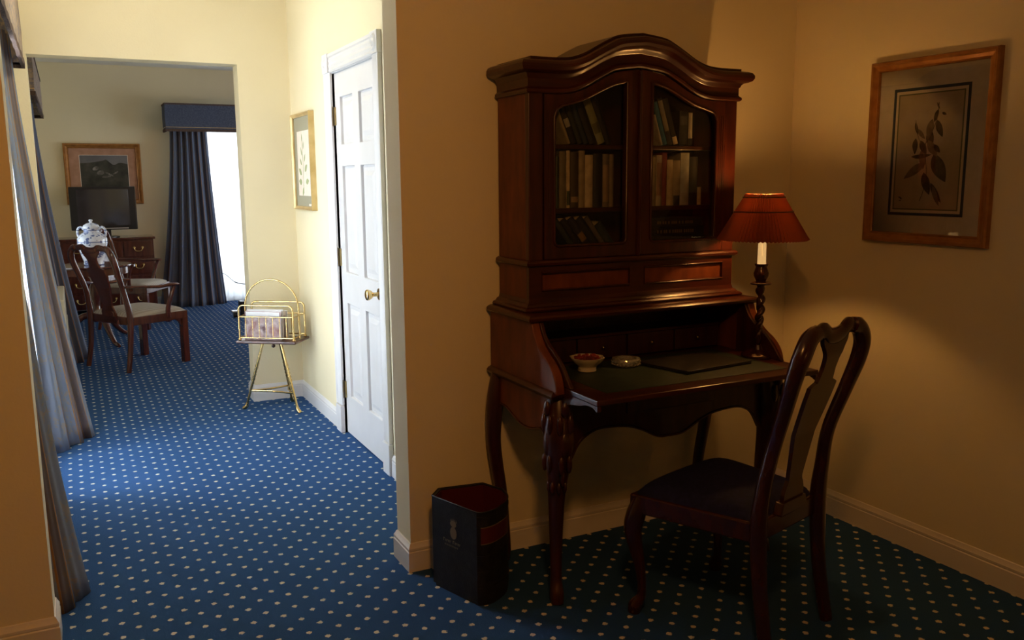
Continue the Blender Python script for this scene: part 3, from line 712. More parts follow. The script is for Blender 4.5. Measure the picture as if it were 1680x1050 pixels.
def row(x, z, items, side, shelf, group):
    for i, it in enumerate(items):
        w, h, dp, col, lean, cn, patch = it
        wx = w/max(.3, math.cos(lean))
        fx = x + (h*math.sin(lean)*0 if lean >= 0 else 0)
        lbl = '%s book, %s from left on the %s shelf, %s glazed door' % (cn, ORD[i], shelf, side)
        book(x, z+.001+(w*math.sin(-lean) if lean < 0 else 0), w, h, dp, col, lean, lbl, group, patch=patch)
        x += wx+.0018
CRM, GRN, BLK, BLU, RED, GRY, TAN = (.50, .42, .29), (.055, .085, .05), (.012, .012, .014), (.02, .11, .22), (.20, .012, .012), (.36, .36, .33), (.28, .20, .12)
# middle shelf, left: upright
row(1.577, 1.392, [(.022, .195, .15, GRN, 0, 'dark green upright', None), (.018, .19, .15, (.03, .05, .035), 0, 'thin green upright', None), (.028, .207, .15, (.16, .14, .085), 0, 'olive upright', None),
    (.016, .21, .15, CRM, 0, 'cream upright', (.05, .3, GRN)), (.034, .205, .15, (.05, .035, .018), 0, 'brown upright', (.1, .2, TAN)), (.026, .21, .15, (.30, .25, .17), 0, 'tall tan upright', None),
    (.034, .195, .15, CRM, 0, 'pale cream upright', None), (.040, .20, .15, BLK, 0, 'black upright', None), (.028, .198, .15, (.17, .14, .10), 0, 'grey brown upright', (.1, .8, TAN)), (.020, .197, .15, (.20, .16, .11), 0, 'narrow grey brown upright', None)], 'left', 'middle', 'books on the middle shelf')
row(2.026, 1.392, [(.030, .188, .15, (.30, .25, .17), 0, 'tan upright', None), (.026, .196, .15, (.40, .35, .27), 0, 'pale upright', (.2, .85, (.30, .17, .13))), (.022, .205, .15, RED, 0, 'bright red upright', None), (.028, .178, .15, CRM, 0, 'short cream upright', None),
    (.034, .176, .15, (.33, .27, .18), 0, 'short tan upright', (.0, .22, BLK)), (.042, .205, .15, GRY, 0, 'tall grey upright', None), (.040, .19, .15, BLK, 0, 'black upright', None), (.02, .07, .12, CRM, 0, 'very small cream', None)], 'right', 'middle', 'books on the middle shelf')
# top shelf: leaning to the left at the top
la = math.radians(24)
row(1.655, 1.624, [(.014, .17, .15, (.30, .26, .17), math.radians(23), 'thin tan leaning', None), (.024, .16, .15, BLK, math.radians(23), 'black leaning', (.4, .6, GRY)), (.022, .175, .15, (.02, .03, .025), math.radians(23), 'dark green leaning', None), (.022, .175, .15, (.015, .03, .06), math.radians(23), 'dark blue leaning', None), (.032, .19, .15, BLK, math.radians(23), 'wide black leaning', None), (.032, .20, .15, (.22, .24, .13), math.radians(23), 'pale green leaning', (.2, .4, (.10, .11, .06))), (.026, .19, .15, BLK, math.radians(23), 'black end', None)], 'left', 'top', 'books on the top shelf')
row(2.075, 1.624, [(.010, .12, .15, (.42, .40, .37), math.radians(18), 'thin white leaning', None), (.020, .17, .15, BLU, math.radians(18), 'bright blue leaning', None), (.024, .185, .15, BLK, math.radians(18), 'black leaning', (.3, .95, (.20, .18, .14))), (.024, .185, .15, (.02, .018, .016), math.radians(18), 'brown black leaning', (.02, .18, CRM)), (.040, .135, .15, BLK, 0, 'wide black upright', (.6, .85, (.06, .06, .06))), (.022, .13, .15, (.014, .014, .014), 0, 'white labelled upright', (.22, .98, (.45, .42, .36)))], 'right', 'top', 'books on the top shelf')
# bottom shelf left leaning, right stacked flat
row(1.675, 1.234, [(.022, .135, .15, (.02, .035, .03), math.radians(37), 'dark green leaning', None), (.026, .135, .15, BLK, math.radians(37), 'black leaning', None), (.028, .14, .15, (.02, .02, .045), math.radians(37), 'navy leaning', (.25, .5, (.22, .13, .04))), (.03, .14, .15, (.015, .02, .03), math.radians(37), 'blue black leaning', None), (.020, .145, .15, (.11, .10, .10), math.radians(37), 'grey leaning', None), (.032, .11, .15, (.02, .035, .035), math.radians(37), 'dark teal end', None)], 'left', 'bottom', 'books on the bottom shelf')
for i, (w, ln, c, cn, wd) in enumerate([(.040, .270, (.014, .018, .020), 'lowest', 'large'), (.036, .262, (.012, .012, .016), 'middle', 'large'), (.032, .255, (.018, .024, .024), 'topmost', 'large')]):
    z = 1.233+sum((.040, .036, .032)[:i])+.001*i
    o = B(); outl = [(2.03+.004*i, z), (2.03+.004*i+ln, z), (2.03+.004*i+ln, z+w), (2.03+.004*i, z+w)]
    yy = Yc+.052
    ob = B().box(2.03, 2.03+ln, yy, yy+.15, z, z+.003).box(2.03, 2.03+ln, yy, yy+.15, z+w-.003, z+w).box(2.03, 2.03+ln, yy-.003, yy+.003, z, z+w).build('book', bookmat(c), None, 0)
    tag(ob, 'dark book lying flat, %s of the flat stack behind the right glazed door' % cn, 'book', 'books lying flat on the bottom shelf')
    B().box(2.034, 2.03+ln-.004, yy+.003, yy+.146, z+.003, z+w-.003).build('pages', M['pages'], ob, 0)
    q = B(); x = 2.06
    while x < 2.03+ln-.05:
        q.box(x, x+.007, yy-.0036, yy-.0028, z+w*.3, z+w*.65); x += random.choice((.010, .011, .016))
    q.build('spine_lettering', M['foil'], ob, 0)

# ------------------------------------------------------------------ things on the desk
ZS = .8013
LX, LY = 2.388, 2.562
lamp = empty('table_lamp', (LX, LY, ZS), 'lit table lamp with twisted wooden stem and dark red pleated shade', 'lamp')
B().lathe([(.066, 0), (.066, .008), (.060, .014), (.048, .018), (.036, .024), (.022, .030), (.018, .040), (.014, .048)], (LX, LY, ZS), 32).build('base', M['chairwood'], lamp)
zz = [ZS+.048+.235*i/60 for i in range(61)]
B().tube([(LX+.004*math.cos(i*.52), LY+.004*math.sin(i*.52), z) for i, z in enumerate(zz)], [.0135]*61, 14, ref=(1, 0, 0), twist=lambda w, i: 1+.28*math.cos(2*(w-i*.33))).build('twisted_stem', M['chairwood'], lamp, 60)
B().lathe([(.012, -.01), (.016, 0), (.040, .004), (.042, .009), (.038, .012), (.018, .016), (.022, .024), (.028, .036), (.029, .048), (.024, .062), (.021, .072), (.026, .080), (.026, .084), (.012, .084)], (LX, LY, ZS+.283), 28).build('socket_cup', M['chairwood'], lamp)
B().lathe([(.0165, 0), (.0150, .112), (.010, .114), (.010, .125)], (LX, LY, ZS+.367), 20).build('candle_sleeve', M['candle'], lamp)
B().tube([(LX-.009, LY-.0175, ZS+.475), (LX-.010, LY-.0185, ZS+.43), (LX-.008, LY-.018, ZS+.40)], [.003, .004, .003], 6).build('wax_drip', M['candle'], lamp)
ZB = ZS+.615
bulb = B().ball((LX, LY, ZB-.018), .020, 14, (1, 1, 1.4)).build('bulb', M['bulb'], lamp, 60); bulb.visible_shadow = True
NP = 72
def shade(r0_, r1_, z0_, z1_, am):
    q = B(); rows = 10; n_ = NP*4; k = 0
    for i in range(rows+1):
        t_ = i/rows; z = z0_+(z1_-z0_)*t_; r_ = r0_+(r1_-r0_)*t_
        for j in range(n_):
            a = 2*PI*j/n_; tri = abs(((j/4) % 1)*2-1)*2-1
            rr_ = r_+am*(1-.55*t_)*tri
            zz_ = z+(.0025*tri if i in (0, rows) else 0)
            q.v.append((LX+rr_*math.cos(a), LY+rr_*math.sin(a), zz_))
    for i in range(rows):
        for j in range(n_):
            j2 = (j+1) % n_; q.face((i*n_+j, i*n_+j2, (i+1)*n_+j2, (i+1)*n_+j))
    return q
ZL, ZT, RB, RT = 1.262, 1.437, .170, .068
shade(RB, RT, ZL, ZT, .0045).build('shade', M['shade'], lamp, 0)
shade(RB-.005, RT-.005, ZL+.004, ZT-.003, .0025).build('shade_lining', M['lining'], lamp, 0)
for tt in (.62, .93):
    r_ = RB+(RT-RB)*tt
    B().tube([(LX+(r_+.004)*math.cos(2*PI*i/48), LY+(r_+.004)*math.sin(2*PI*i/48), ZL+(ZT-ZL)*tt) for i in range(48)], .0022, 6, closed=True).build('shade_braid', M['dark'], lamp)
q = B()
for a in (0, 2*PI/3, 4*PI/3): q.tube([(LX+.012*math.cos(a), LY+.012*math.sin(a), ZT-.03), (LX+RT*math.cos(a), LY+RT*math.sin(a), ZT-.012)], .0018, 5)
q.tube([(LX, LY, ZB-.10), (LX, LY, ZB-.045)], .008, 12).build('shade_carrier', M['oldbrass'], lamp)

bx_, by_ = 1.655, 2.66
bw = empty('bowl', (bx_, by_, ZS), 'cream octagonal bowl of dark red dried petals on the desk', 'bowl')
oct_ = lambda a, i: 1+.045*math.cos(8*a) if i > 3 else 1
prof = [(.030, 0), (.034, .003), (.033, .016), (.036, .022), (.050, .034), (.061, .050), (.062, .053), (.058, .053), (.050, .042), (.0, .036)]
B().lathe([(r_*1.02, z) for r_, z in prof], (bx_, by_, ZS), 32, oct_).build('bowl_body', M['cream'], bw, 40)
q = B()
for i in range(70):
    a = random.random()*6.28; r_ = .047*math.sqrt(random.random())
    q.ball((bx_+r_*math.cos(a), by_+r_*math.sin(a), ZS+.045+random.random()*.012), .009, 6, (random.uniform(.6, 1.2), random.uniform(.6, 1.2), .5))
pp = q.build('dried_petals', M['potpourri'], bw, 60); pp['kind'] = 'stuff'
ax_, ay_ = 1.838, 2.675
at = empty('ashtray', (ax_, ay_, ZS), 'round cut-glass ashtray beside the bowl on the desk', 'ashtray')
B().lathe([(.046, 0), (.050, .004), (.053, .014), (.055, .024), (.052, .028), (.040, .028), (.036, .020), (.034, .010), (.0, .008)], (ax_, ay_, ZS), 48, lambda a, i: 1+(.03 if i in (1, 3) else -.02)*math.cos(16*a) if i < 6 else 1).build('ashtray_body', M['crystal'], at, 15)
q = B()
for i in range(24):
    a = 2*PI*i/24
    for z in (.008, .018): q.ball((ax_+.0535*math.cos(a+z*8), ay_+.0535*math.sin(a+z*8), ZS+z), .0048, 4)
q.build('cut_facets', M['crystal'], at, 0)
fo = empty('writing_folder', (2.09, 2.56, ZS), 'closed black leather writing folder lying on the desk', 'folder')
def quad(c, e1, e2, z0_, z1_):
    q = B(); pts = [(-1, -1), (1, -1), (1, 1), (-1, 1)]
    q.prism([(c[0]+a*e1[0]+b_*e2[0], c[1]+a*e1[1]+b_*e2[1]) for a, b_ in pts], 'z', z0_, z1_); return q
e1, e2 = (.165, .018), (-.03, .115)
quad((2.075, 2.565), e1, e2, ZS, ZS+.004).build('cover', M['blackleather'], fo, 0, .002)
quad((2.075, 2.565), (e1[0]*.96, e1[1]*.96), (e2[0]*.96, e2[1]*.96), ZS+.004, ZS+.007).build('papers', M['mat_grey'], fo, 0)
quad((2.075, 2.565), e1, e2, ZS+.007, ZS+.012).build('cover', M['blackleather'], fo, 0, .002)

# ------------------------------------------------------------------ waste bin by the desk
bn = empty('waste_bin', (1.24, 2.78, 0), 'dark book-shaped waste bin with gold crest beside the writing cabinet', 'waste bin')
A_, B_ = (1.112, 2.862), (1.188, 2.632)
arcp = smooth([B_, (1.215, 2.622), (1.260, 2.632), (1.320, 2.672), (1.352, 2.715), (1.366, 2.75)], 4)
foot = [(1.160, 2.918), A_] + arcp + [(1.372, 2.80), (1.335, 2.895)]
def inset(P, d_):
    c = (sum(p_[0] for p_ in P)/len(P), sum(p_[1] for p_ in P)/len(P))
    return [(p_[0]+(c[0]-p_[0])*d_, p_[1]+(c[1]-p_[1])*d_) for p_ in P]
HB = .35
sh = B(); sh.prism(foot, 'z', .012, HB, [inset(foot, .05)]); sh.build('shell', M['blackleather'], bn, 30)
B().prism(inset(foot, .04), 'z', 0, .012).build('floor_plate', M['blackleather'], bn, 0)
B().prism(inset(foot, .052), 'z', .02, HB-.004, [inset(foot, .065)]).build('lining', M['redlabel'], bn, 30)
B().tube([(x, y, HB) for x, y in foot], .003, 6, closed=True).build('rim', M['blackleather'], bn, 60)
dx, dy = (B_[0]-A_[0]), (B_[1]-A_[1]); Lf = math.hypot(dx, dy); ex, ey = dx/Lf, dy/Lf; nx, ny = -abs(ey), -abs(ex)*1
nx, ny = ey, -ex
if nx > 0: nx, ny = -nx, -ny
def onface(s_, z, o=.0006): return (A_[0]+ex*s_+nx*o, A_[1]+ey*s_+ny*o, z)
def facepoly(q, pts, o=.0008):
    k = len(q.v); q.v += [onface(a, b_, o) for a, b_ in pts]; q.face(range(k, k+len(pts)))
q = B()
def ell(cx_, cz_, rx, rz, n_=14): return [(cx_+rx*math.cos(2*PI*i/n_), cz_+rz*math.sin(2*PI*i/n_)) for i in range(n_)]
facepoly(q, ell(.118, .238, .018, .024)); facepoly(q, ell(.118, .272, .017, .012), .0010)
for i in range(5): facepoly(q, [(.104+i*.007, .280), (.107+i*.007, .296-.002*abs(i-2)), (.110+i*.007, .280)], .0012)
q.build('crest', M['foil'], bn, 0)
q = B()
s_ = .062
for i, wv in enumerate((.011, .008, .008, .010, .006, 0, .011, .008, .007, .009, .008)):
    if wv:
        hgt = .013 if i in (0, 6) else .009
        facepoly(q, [(s_, .196), (s_+wv*.3, .196), (s_+wv*.3, .196+hgt), (s_, .196+hgt)])
        facepoly(q, [(s_, .196+hgt*.7), (s_+wv*.75, .196+hgt*.7), (s_+wv*.75, .196+hgt), (s_, .196+hgt)], .001)
        if i % 2: facepoly(q, [(s_+wv*.55, .196), (s_+wv*.75, .196), (s_+wv*.75, .196+hgt), (s_+wv*.55, .196+hgt)])
    s_ += wv if wv else .009
s_ = .070
for i in range(14):
    facepoly(q, [(s_, .182), (s_+.002, .182), (s_+.002, .189), (s_, .189)]); s_ += .0052
q.build('gold_lettering', M['foil'], bn, 0)
# red spine label with gold edge, and raised bands
def spineband(z0_, z1_, o, i0, i1):
    P = arcp[i0:i1]; q = B(); k = 0
    c = (1.25, 2.80)
    for (x, y) in P:
        d_ = Vector((x-c[0], y-c[1])).normalized(); q.v += [(x+d_.x*o, y+d_.y*o, z0_), (x+d_.x*o, y+d_.y*o, z1_), (x-d_.x*.001, y-d_.y*.001, z0_), (x-d_.x*.001, y-d_.y*.001, z1_)]
    for i in range(len(P)-1):
        a = 4*i; q.face((a, a+4, a+5, a+1)); q.face((a+1, a+5, a+7, a+3)); q.face((a, a+2, a+6, a+4))
    return q
spineband(.232, .292, .0012, 2, 15).build('red_spine_label', M['redlabel'], bn, 0)
gb = spineband(.230, .233, .0016, 2, 15); g2 = spineband(.291, .294, .0016, 2, 15)
gb.build('gold_line', M['foil'], bn, 0); g2.build('gold_line', M['foil'], bn, 0)
for z in (.06, .12, .18, .325): spineband(z, z+.008, .003, 0, 20).build('spine_band', M['blackleather'], bn, 0)

# ------------------------------------------------------------------ chairs
def make_chair(name, label, wood_, cloth, arms=False, wf=.265, wr=.185, dep=.225, crest=1.055, group=None, square=False, th=1.0, sw=1.0):
    c = empty(name, (0, 0, 0), label, 'chair', group)
    zs = .445
    yb = lambda z: interp(z, [(0, -dep-.05), (.2, -dep-.015), (.42, -dep), (.55, -dep-.010), (.7, -dep-.035), (.85, -dep-.085), (.97, -dep-.12), (1.06, -dep-.125)])
    k = crest/1.055
    # seat frame: rails
    rail = [(-wr-.01, -dep), (wr+.01, -dep), (wf, dep), (-wf, dep)]
    inn = [(-wr+.02, -dep+.03), (wr-.02, -dep+.03), (wf-.035, dep-.03), (-wf+.035, dep-.03)]
    B().prism(rail, 'z', zs-.075, zs-.008, [inn]).build('seat_rail', M[wood_], c, 0, .006)
    def seat(u, v):
        y = -dep+.012+(2*dep-.018)*v
        w = (wr+.0)+(wf-wr-.004)*v
        # rounded edge
        e = (1-abs(2*u-1)**5)*(1-abs(2*v-1)**5)
        return ((2*u-1)*w, y+.012*(1-(2*u-1)**2)*(1 if v > .5 else 0)*(2*v-1 if v > .5 else 0), zs-.012+.05*max(0, e)**.5)
    s_ = B().grid(20, 20, seat)
    s_.prism([(-wr, -dep+.012), (wr, -dep+.012), (wf-.004, dep-.006), (-wf+.004, dep-.006)], 'z', zs-.03, zs-.011)
    s_.build('seat', M[cloth], c, 50)
    for sg in (-1, 1):
        # rear leg and stile in one sweep
        pts = [(sg*(wr+.005), yb(0), 0), (sg*wr, yb(.2), .2), (sg*(wr+.002), yb(.42), .42), (sg*(wr-.002), yb(.55), .55*k), (sg*(wr-.012), yb(.68), .68*k), (sg*(wr+.002), yb(.82), .82*k), (sg*(wr+.014), yb(.92), .92*k), (sg*(wr+.004), yb(.985), .985*k), (sg*(wr-.03), yb(1.03), 1.032*k), (sg*(wr-.075), yb(1.045), 1.045*k)]
        pa, ra = smooth4(pts, [th*q_ for q_ in (.017, .019, .022, .019, .018, .019, .021, .022, .021, .018)])
        B().tube(pa, ra, 10, ref=(0, 1, 0), sc=(.85, 1.0)).build('back_leg_and_stile', M[wood_], c, 60)
        if square:
            B().box(min(sg*(wf-.052), sg*wf), max(sg*(wf-.052), sg*wf), dep-.055, dep-.002, 0, zs-.06).build('leg', M[wood_], c, 0, .004)
            B().prism([(dep-.055, zs-.075), (dep-.055, zs-.14), (dep-.075, zs-.10), (dep-.11, zs-.075)], 'x', sg*(wf-.03)-.01, sg*(wf-.03)+.01).build('bracket', M[wood_], c, 0)
        else:
            pa, ra = smooth4([(sg*(wf-.03), dep-.03, zs-.02), (sg*(wf-.015), dep-.015, zs-.09), (sg*(wf-.012), dep-.008, zs-.15), (sg*(wf-.03), dep-.028, .16), (sg*(wf-.034), dep-.032, .07), (sg*(wf-.022), dep-.016, .028), (sg*(wf-.018), dep-.012, 0)], [.028, .034, .030, .018, .015, .024, .022])
            B().tube(pa, ra, 12, ref=(0, 1, 0)).build('leg', M[wood_], c, 60)
    # crest rail yoke
    pts = [(-wr+.06, yb(1.04), 1.040*k), (-wr*.42, yb(1.05), 1.048*k), (-wr*.22, yb(1.04), 1.030*k), (0, yb(1.04), 1.024*k), (wr*.22, yb(1.04), 1.030*k), (wr*.42, yb(1.05), 1.048*k), (wr-.06, yb(1.04), 1.040*k)]
    pa, ra = smooth4(pts, [.020, .026, .026, .026, .026, .026, .020])
    B().tube(pa, ra, 10, ref=(0, 1, 0), sc=(.55, 1.0)).build('crest_rail', M[wood_], c, 60)
    # vase splat
    W = [(zs-.02, .062), (.50, .060), (.525, .050), (.54, .040), (.60, .048), (.68, .060), (.76, .072), (.82, .079), (.865, .080), (.872, .066), (.880, .046), (.92, .038), (.955, .042), (.985, .058), (1.005, .075), (1.03, .078)]
    q = B(); nz_ = len(W)*1
    zsamp = [zs-.02+(1.03-zs+.02)*i/60 for i in range(61)] + [.865, .872, .880]; zsamp.sort()
    for side_ in (1, -1):
        k0 = len(q.v)
        for z in zsamp:
            w = interp(z, W)*sw
            for i in range(5): q.v.append(((i/2-1)*w, yb(z)+side_*.007, z*k))
        for r_ in range(len(zsamp)-1):
            for i in range(4): q.face((k0+r_*5+i, k0+r_*5+i+1, k0+r_*5+6+i, k0+r_*5+5+i))
    n_ = len(zsamp)*5
    for r_ in range(len(zsamp)-1):
        for i in (0, 4): q.face((r_*5+i, r_*5+5+i, n_+r_*5+5+i, n_+r_*5+i))
    for r_ in (0, len(zsamp)-1):
        for i in range(4): q.face((r_*5+i, r_*5+i+1, n_+r_*5+i+1, n_+r_*5+i))
    q.build('splat', M[wood_], c, 40)
    B().prism([(-.085, zs-.01), (.085, zs-.01), (.07, zs+.03), (-.07, zs+.03)], 'y', -dep-.018, -dep+.014).build('splat_shoe', M[wood_], c, 0, .004)
    if arms:
        for sg in (-1, 1):
            pa, ra = smooth4([(sg*(wr+.0), yb(.69)+.01, .685), (sg*(wr+.04), -dep+.06, .680), (sg*(wf+.015), -.02, .665), (sg*(wf+.03), dep*.35, .672), (sg*(wf+.022), dep*.62, .668)], [.017, .016, .019, .022, .020])
            B().tube(pa, ra, 10, ref=(0, 0, 1), sc=(.7, 1.15)).build('arm', M[wood_], c, 60)
            pa, ra = smooth4([(sg*(wf+.022), dep*.48, .66), (sg*(wf+.02), dep*.36, .58), (sg*(wf-.002), dep*.28, .48), (sg*(wf-.012), dep*.30, .40)], [.017, .016, .020, .022])
            B().tube(pa, ra, 10, ref=(0, 1, 0)).build('arm_support', M[wood_], c, 60)
    return c
ch = make_chair('side_chair', 'dark wooden splat-back chair with navy seat pulled up to the writing cabinet', 'chairwood', 'seat_navy', th=1.4)
ch.location = (1.952, 2.205, 0); ch.rotation_euler = (0, 0, math.radians(16))
ca = make_chair('armchair', 'nearer pale-seated wooden armchair, its back to the left curtains', 'farwood', 'seat_pale', True, .305, .265, .255, 1.0, 'far room armchairs', True, 1.3, 1.45)
ca.location = (.45, 7.79, 0); ca.rotation_euler = (0, 0, math.radians(-59))
cb = make_chair('armchair', 'second pale-seated armchair standing beyond the round table by the drawers', 'farwood', 'seat_pale', True, .29, .24, .245, 1.0, 'far room armchairs', True, 1.2, 1.4)
cb.location = (.565, 9.88, 0); cb.rotation_euler = (0, 0, math.radians(-118))

# ------------------------------------------------------------------ pictures
def frame(o, axis, pos, out, a0, a1, z0, z1, w, t_, m_, name='frame', prof=None):
    """mitred frame on a wall; out = direction off the wall"""
    pr = prof or [(0, 0), (0, t_*.75), (w*.12, t_), (w*.32, t_), (w*.45, t_*.78), (w*.78, t_*.62), (w*.9, t_*.70), (w, t_*.45), (w, 0)]
    q = B(); C = [(a0, z0, 1, 1), (a1, z0, -1, 1), (a1, z1, -1, -1), (a0, z1, 1, -1)]; n_ = len(pr)
    for a, z, sa, sz in C:
        for i, o_ in pr:
            P_ = (a+sa*i, z+sz*i); d_ = pos+out*o_
            q.v.append((d_, P_[0], P_[1]) if axis == 'x' else (P_[0], d_, P_[1]))
    for c_ in range(4):
        c2 = (c_+1) % 4
        for j in range(n_): q.face((c_*n_+j, c_*n_+(j+1) % n_, c2*n_+(j+1) % n_, c2*n_+j))
    return q.build(name, M[m_], o, 25)
def flat(o, axis, pos, out, pts, d0, d1, m_, name, parent=None):
    a, b_ = sorted((pos+out*d0, pos+out*d1))
    return B().prism(pts, axis, a, b_).build(name, M[m_], parent or o, 0)
def rect(a0, a1, z0, z1): return [(a0, z0), (a1, z0), (a1, z1), (a0, z1)]
def leafshape(c, ang_, L_, w_, bend=0):
    P_ = []
    for i in range(9):
        t_ = i/8; P_.append((t_*L_, w_*math.sin(PI*t_)**.8*(1-.35*t_)+bend*L_*t_*t_))
    for i in range(7, 0, -1):
        t_ = i/8; P_.append((t_*L_, -w_*math.sin(PI*t_)**.8*(1-.35*t_)+bend*L_*t_*t_))
    return [(c[0]+x*math.cos(ang_)-y*math.sin(ang_), c[1]+x*math.sin(ang_)+y*math.cos(ang_)) for x, y in P_]
# botanical print on the right wall: seen from -X side, image left = larger Y
a0, a1, z0, z1 = 2.015, 2.562, 1.240, 1.948
pc = empty('framed_print', (XR, (a0+a1)/2, z0), 'gilt-framed botanical print with blue border on the right wall', 'picture')
frame(pc, 'x', XR, -1, a0, a1, z0, z1, .040, .030, 'gold')
flat(pc, 'x', XR, -1, rect(a0+.034, a1-.034, z0+.034, z1-.034), .004, .010, 'mat_ivory', 'mount')
def pp_(px_, py_):  # 687x1050 crop of (1440,120,170x260): convert a picture-relative (s from left 0..1, t from top 0..1) to (y, z)
    return (a1-.12-(a1-a0-.24)*px_, z1-.125-(z1-z0-.25)*py_)
i0, i1, j0, j1 = a0+.108, a1-.108, z0+.108, z1-.112
q = B()
for (s_, m_, nm) in ((0, 'blueband', 'blue_border'), (.022, 'greenband', 'olive_border')):
    w_ = .011 if s_ == 0 else .005
    b_ = B(); outer = rect(i0+s_, i1-s_, j0+s_, j1-s_); inner = rect(i0+s_+w_, i1-s_-w_, j0+s_+w_, j1-s_-w_)
    b_.prism(outer, 'x', XR-.0112, XR-.010, [inner]); b_.build(nm, M[m_], pc, 0)
flat(pc, 'x', XR, -1, rect(i0+.027, i1-.027, j0+.027, j1-.027), .0098, .0105, 'paper_tan', 'print_paper')
Iw, Ih = (i1-i0-.054), (j1-j0-.054)
def pt(s_, t_): return (i1-.027-Iw*s_, j1-.027-Ih*t_)
ink = [(.60, .08, -1.2, .03, .004), (.63, .14, -2.0, .05, .010), (.69, .17, -.6, .02, .006), (.55, .22, -1.9, .08, .018), (.62, .23, -1.3, .07, .016), (.52, .30, -1.6, .08, .020), (.50, .40, -1.1, .075, .020), (.60, .44, -1.0, .04, .012),
       (.28, .24, -1.4, .05, .008), (.33, .30, -1.0, .05, .010), (.30, .38, -1.7, .06, .014), (.38, .40, -1.2, .06, .016), (.42, .47, -1.6, .08, .018), (.60, .52, -1.2, .12, .034), (.24, .54, -.05, .09, .010), (.48, .60, -2.7, .11, .020), (.46, .68, -1.35, .09, .022), (.58, .77, -1.1, .09, .014), (.62, .80, -1.3, .08, .012)]
ql = [B(), B()]
for i, (s_, t_, an, L_, w_) in enumerate(ink):
    c = pt(s_, t_); lf = leafshape((0, 0), an, L_, w_, .12)
    ql[0 if i % 3 else 1].prism([(c[0]-x, c[1]+z) for x, z in lf], 'x', XR-.0110-.0001*(i % 4), XR-.0104)
stem = smooth([pt(.42, .93), pt(.47, .84), pt(.50, .7), pt(.48, .58), pt(.45, .45), pt(.55, .33), pt(.62, .2), pt(.63, .08)], 5)
ql[0].tube([(XR-.0105, y, z) for y, z in stem], .0013, 4)
stem = smooth([pt(.46, .55), pt(.40, .44), pt(.33, .36), pt(.28, .22)], 5); ql[1].tube([(XR-.0105, y, z) for y, z in stem], .0012, 4)
for s_, t_ in ((.07, .90), (.10, .915), (.085, .93), (.09, .905)): ql[0].box(XR-.0108, XR-.0104, *sorted((pt(s_, t_)[0], pt(s_+.03, t_)[0])), pt(s_, t_)[1]-.002, pt(s_, t_)[1]+.002)
lab(ql[0].build('leaf_drawing', M['ink'], pc, 0), 'dark brown drawn leaves'); lab(ql[1].build('faded_leaf_drawing', M['ink2'], pc, 0), 'paler drawn leaves')
lab(ql[0].build('signature', M['ink'], pc, 0), 'tiny mark') if False else None
flat(pc, 'x', XR, -1, rect(a0+.036, a1-.036, z0+.036, z1-.036), .0135, .015, 'glass', 'glazing')

# small print on the passage wall (X = XD)
a0, a1, z0, z1 = 5.40, 5.885, 1.315, 1.925
pc = empty('framed_print', (XD, (a0+a1)/2, z0), 'narrow gold-framed green botanical print beside the white door', 'picture')
pf = frame(pc, 'x', XD, -1, a0, a1, z0, z1, .022, .036, 'goldlight', prof=[(0, 0), (0, .036), (.006, .036), (.012, .026), (.022, .022), (.022, 0)])
flat(pc, 'x', XD, -1, rect(a0+.02, a1-.02, z0+.02, z1-.02), .010, .016, 'mat_grey', 'mount')
flat(pc, 'x', XD, -1, rect(a0+.09, a1-.09, z0+.09, z1-.11), .016, .0168, 'mat_ivory', 'print_paper')
q = B()
for (y, z, an, L_, w_) in ((5.66, 1.74, 1.4, .06, .010), (5.64, 1.70, 1.8, .05, .010), (5.68, 1.66, 1.2, .06, .012), (5.63, 1.62, 2.2, .06, .014), (5.69, 1.60, .8, .06, .014), (5.62, 1.56, 2.6, .08, .022), (5.70, 1.54, .5, .08, .022), (5.60, 1.49, 3.0, .08, .022), (5.70, 1.49, .1, .08, .024), (5.66, 1.46, -1.0, .07, .018)):
    q.prism(leafshape((y, z), an, L_, w_), 'x', XD-.0175, XD-.0166)
q.tube([(XD-.017, 5.66, 1.42), (XD-.017, 5.655, 1.6), (XD-.017, 5.66, 1.78)], .0016, 4)
q.build('leaf_drawing', M['leafgreen'], pc, 0)
B().box(XD-.040, XD-.0365, 5.402, 5.45, 1.345, 1.357).build('maker_tag', M['mat_ivory'], pc, 0)

# painting above the television
a0, a1, z0, z1 = -.005, .812, 1.245, 1.945
pc = empty('framed_painting', ((a0+a1)/2, YF, z0), 'gilt-framed dark painting with peach mount above the television', 'picture')
frame(pc, 'y', YF, -1, a0, a1, z0, z1, .055, .045, 'gold')
flat(pc, 'y', YF, -1, rect(a0+.05, a1-.05, z0+.05, z1-.05), .006, .014, 'mat_peach', 'mount')
ia, ib, ja, jb = a0+.165, a1-.145, z0+.20, z1-.135
B().prism(rect(ia-.006, ib+.006, ja-.006, jb+.006), 'y', YF-.0155, YF-.014, [rect(ia, ib, ja, jb)]).build('mount_edge', M['mat_ivory'], pc, 0)
flat(pc, 'y', YF, -1, rect(ia, ib, ja, jb), .013, .0145, 'paintsky', 'painted_sky')
hill = smooth([(ia, jb-.09), (ia+.08, jb-.085), (ia+.16, jb-.075), (ia+.24, jb-.06), (ia+.28, jb-.05), (ia+.32, jb-.085), (ia+.36, jb-.11), (ia+.42, jb-.085), (ib, jb-.10)], 5)
flat(pc, 'y', YF, -1, [(ia, ja), (ib, ja)] + list(reversed(hill)), .0144, .0152, 'oldpaint', 'painted_ground')
q = B()
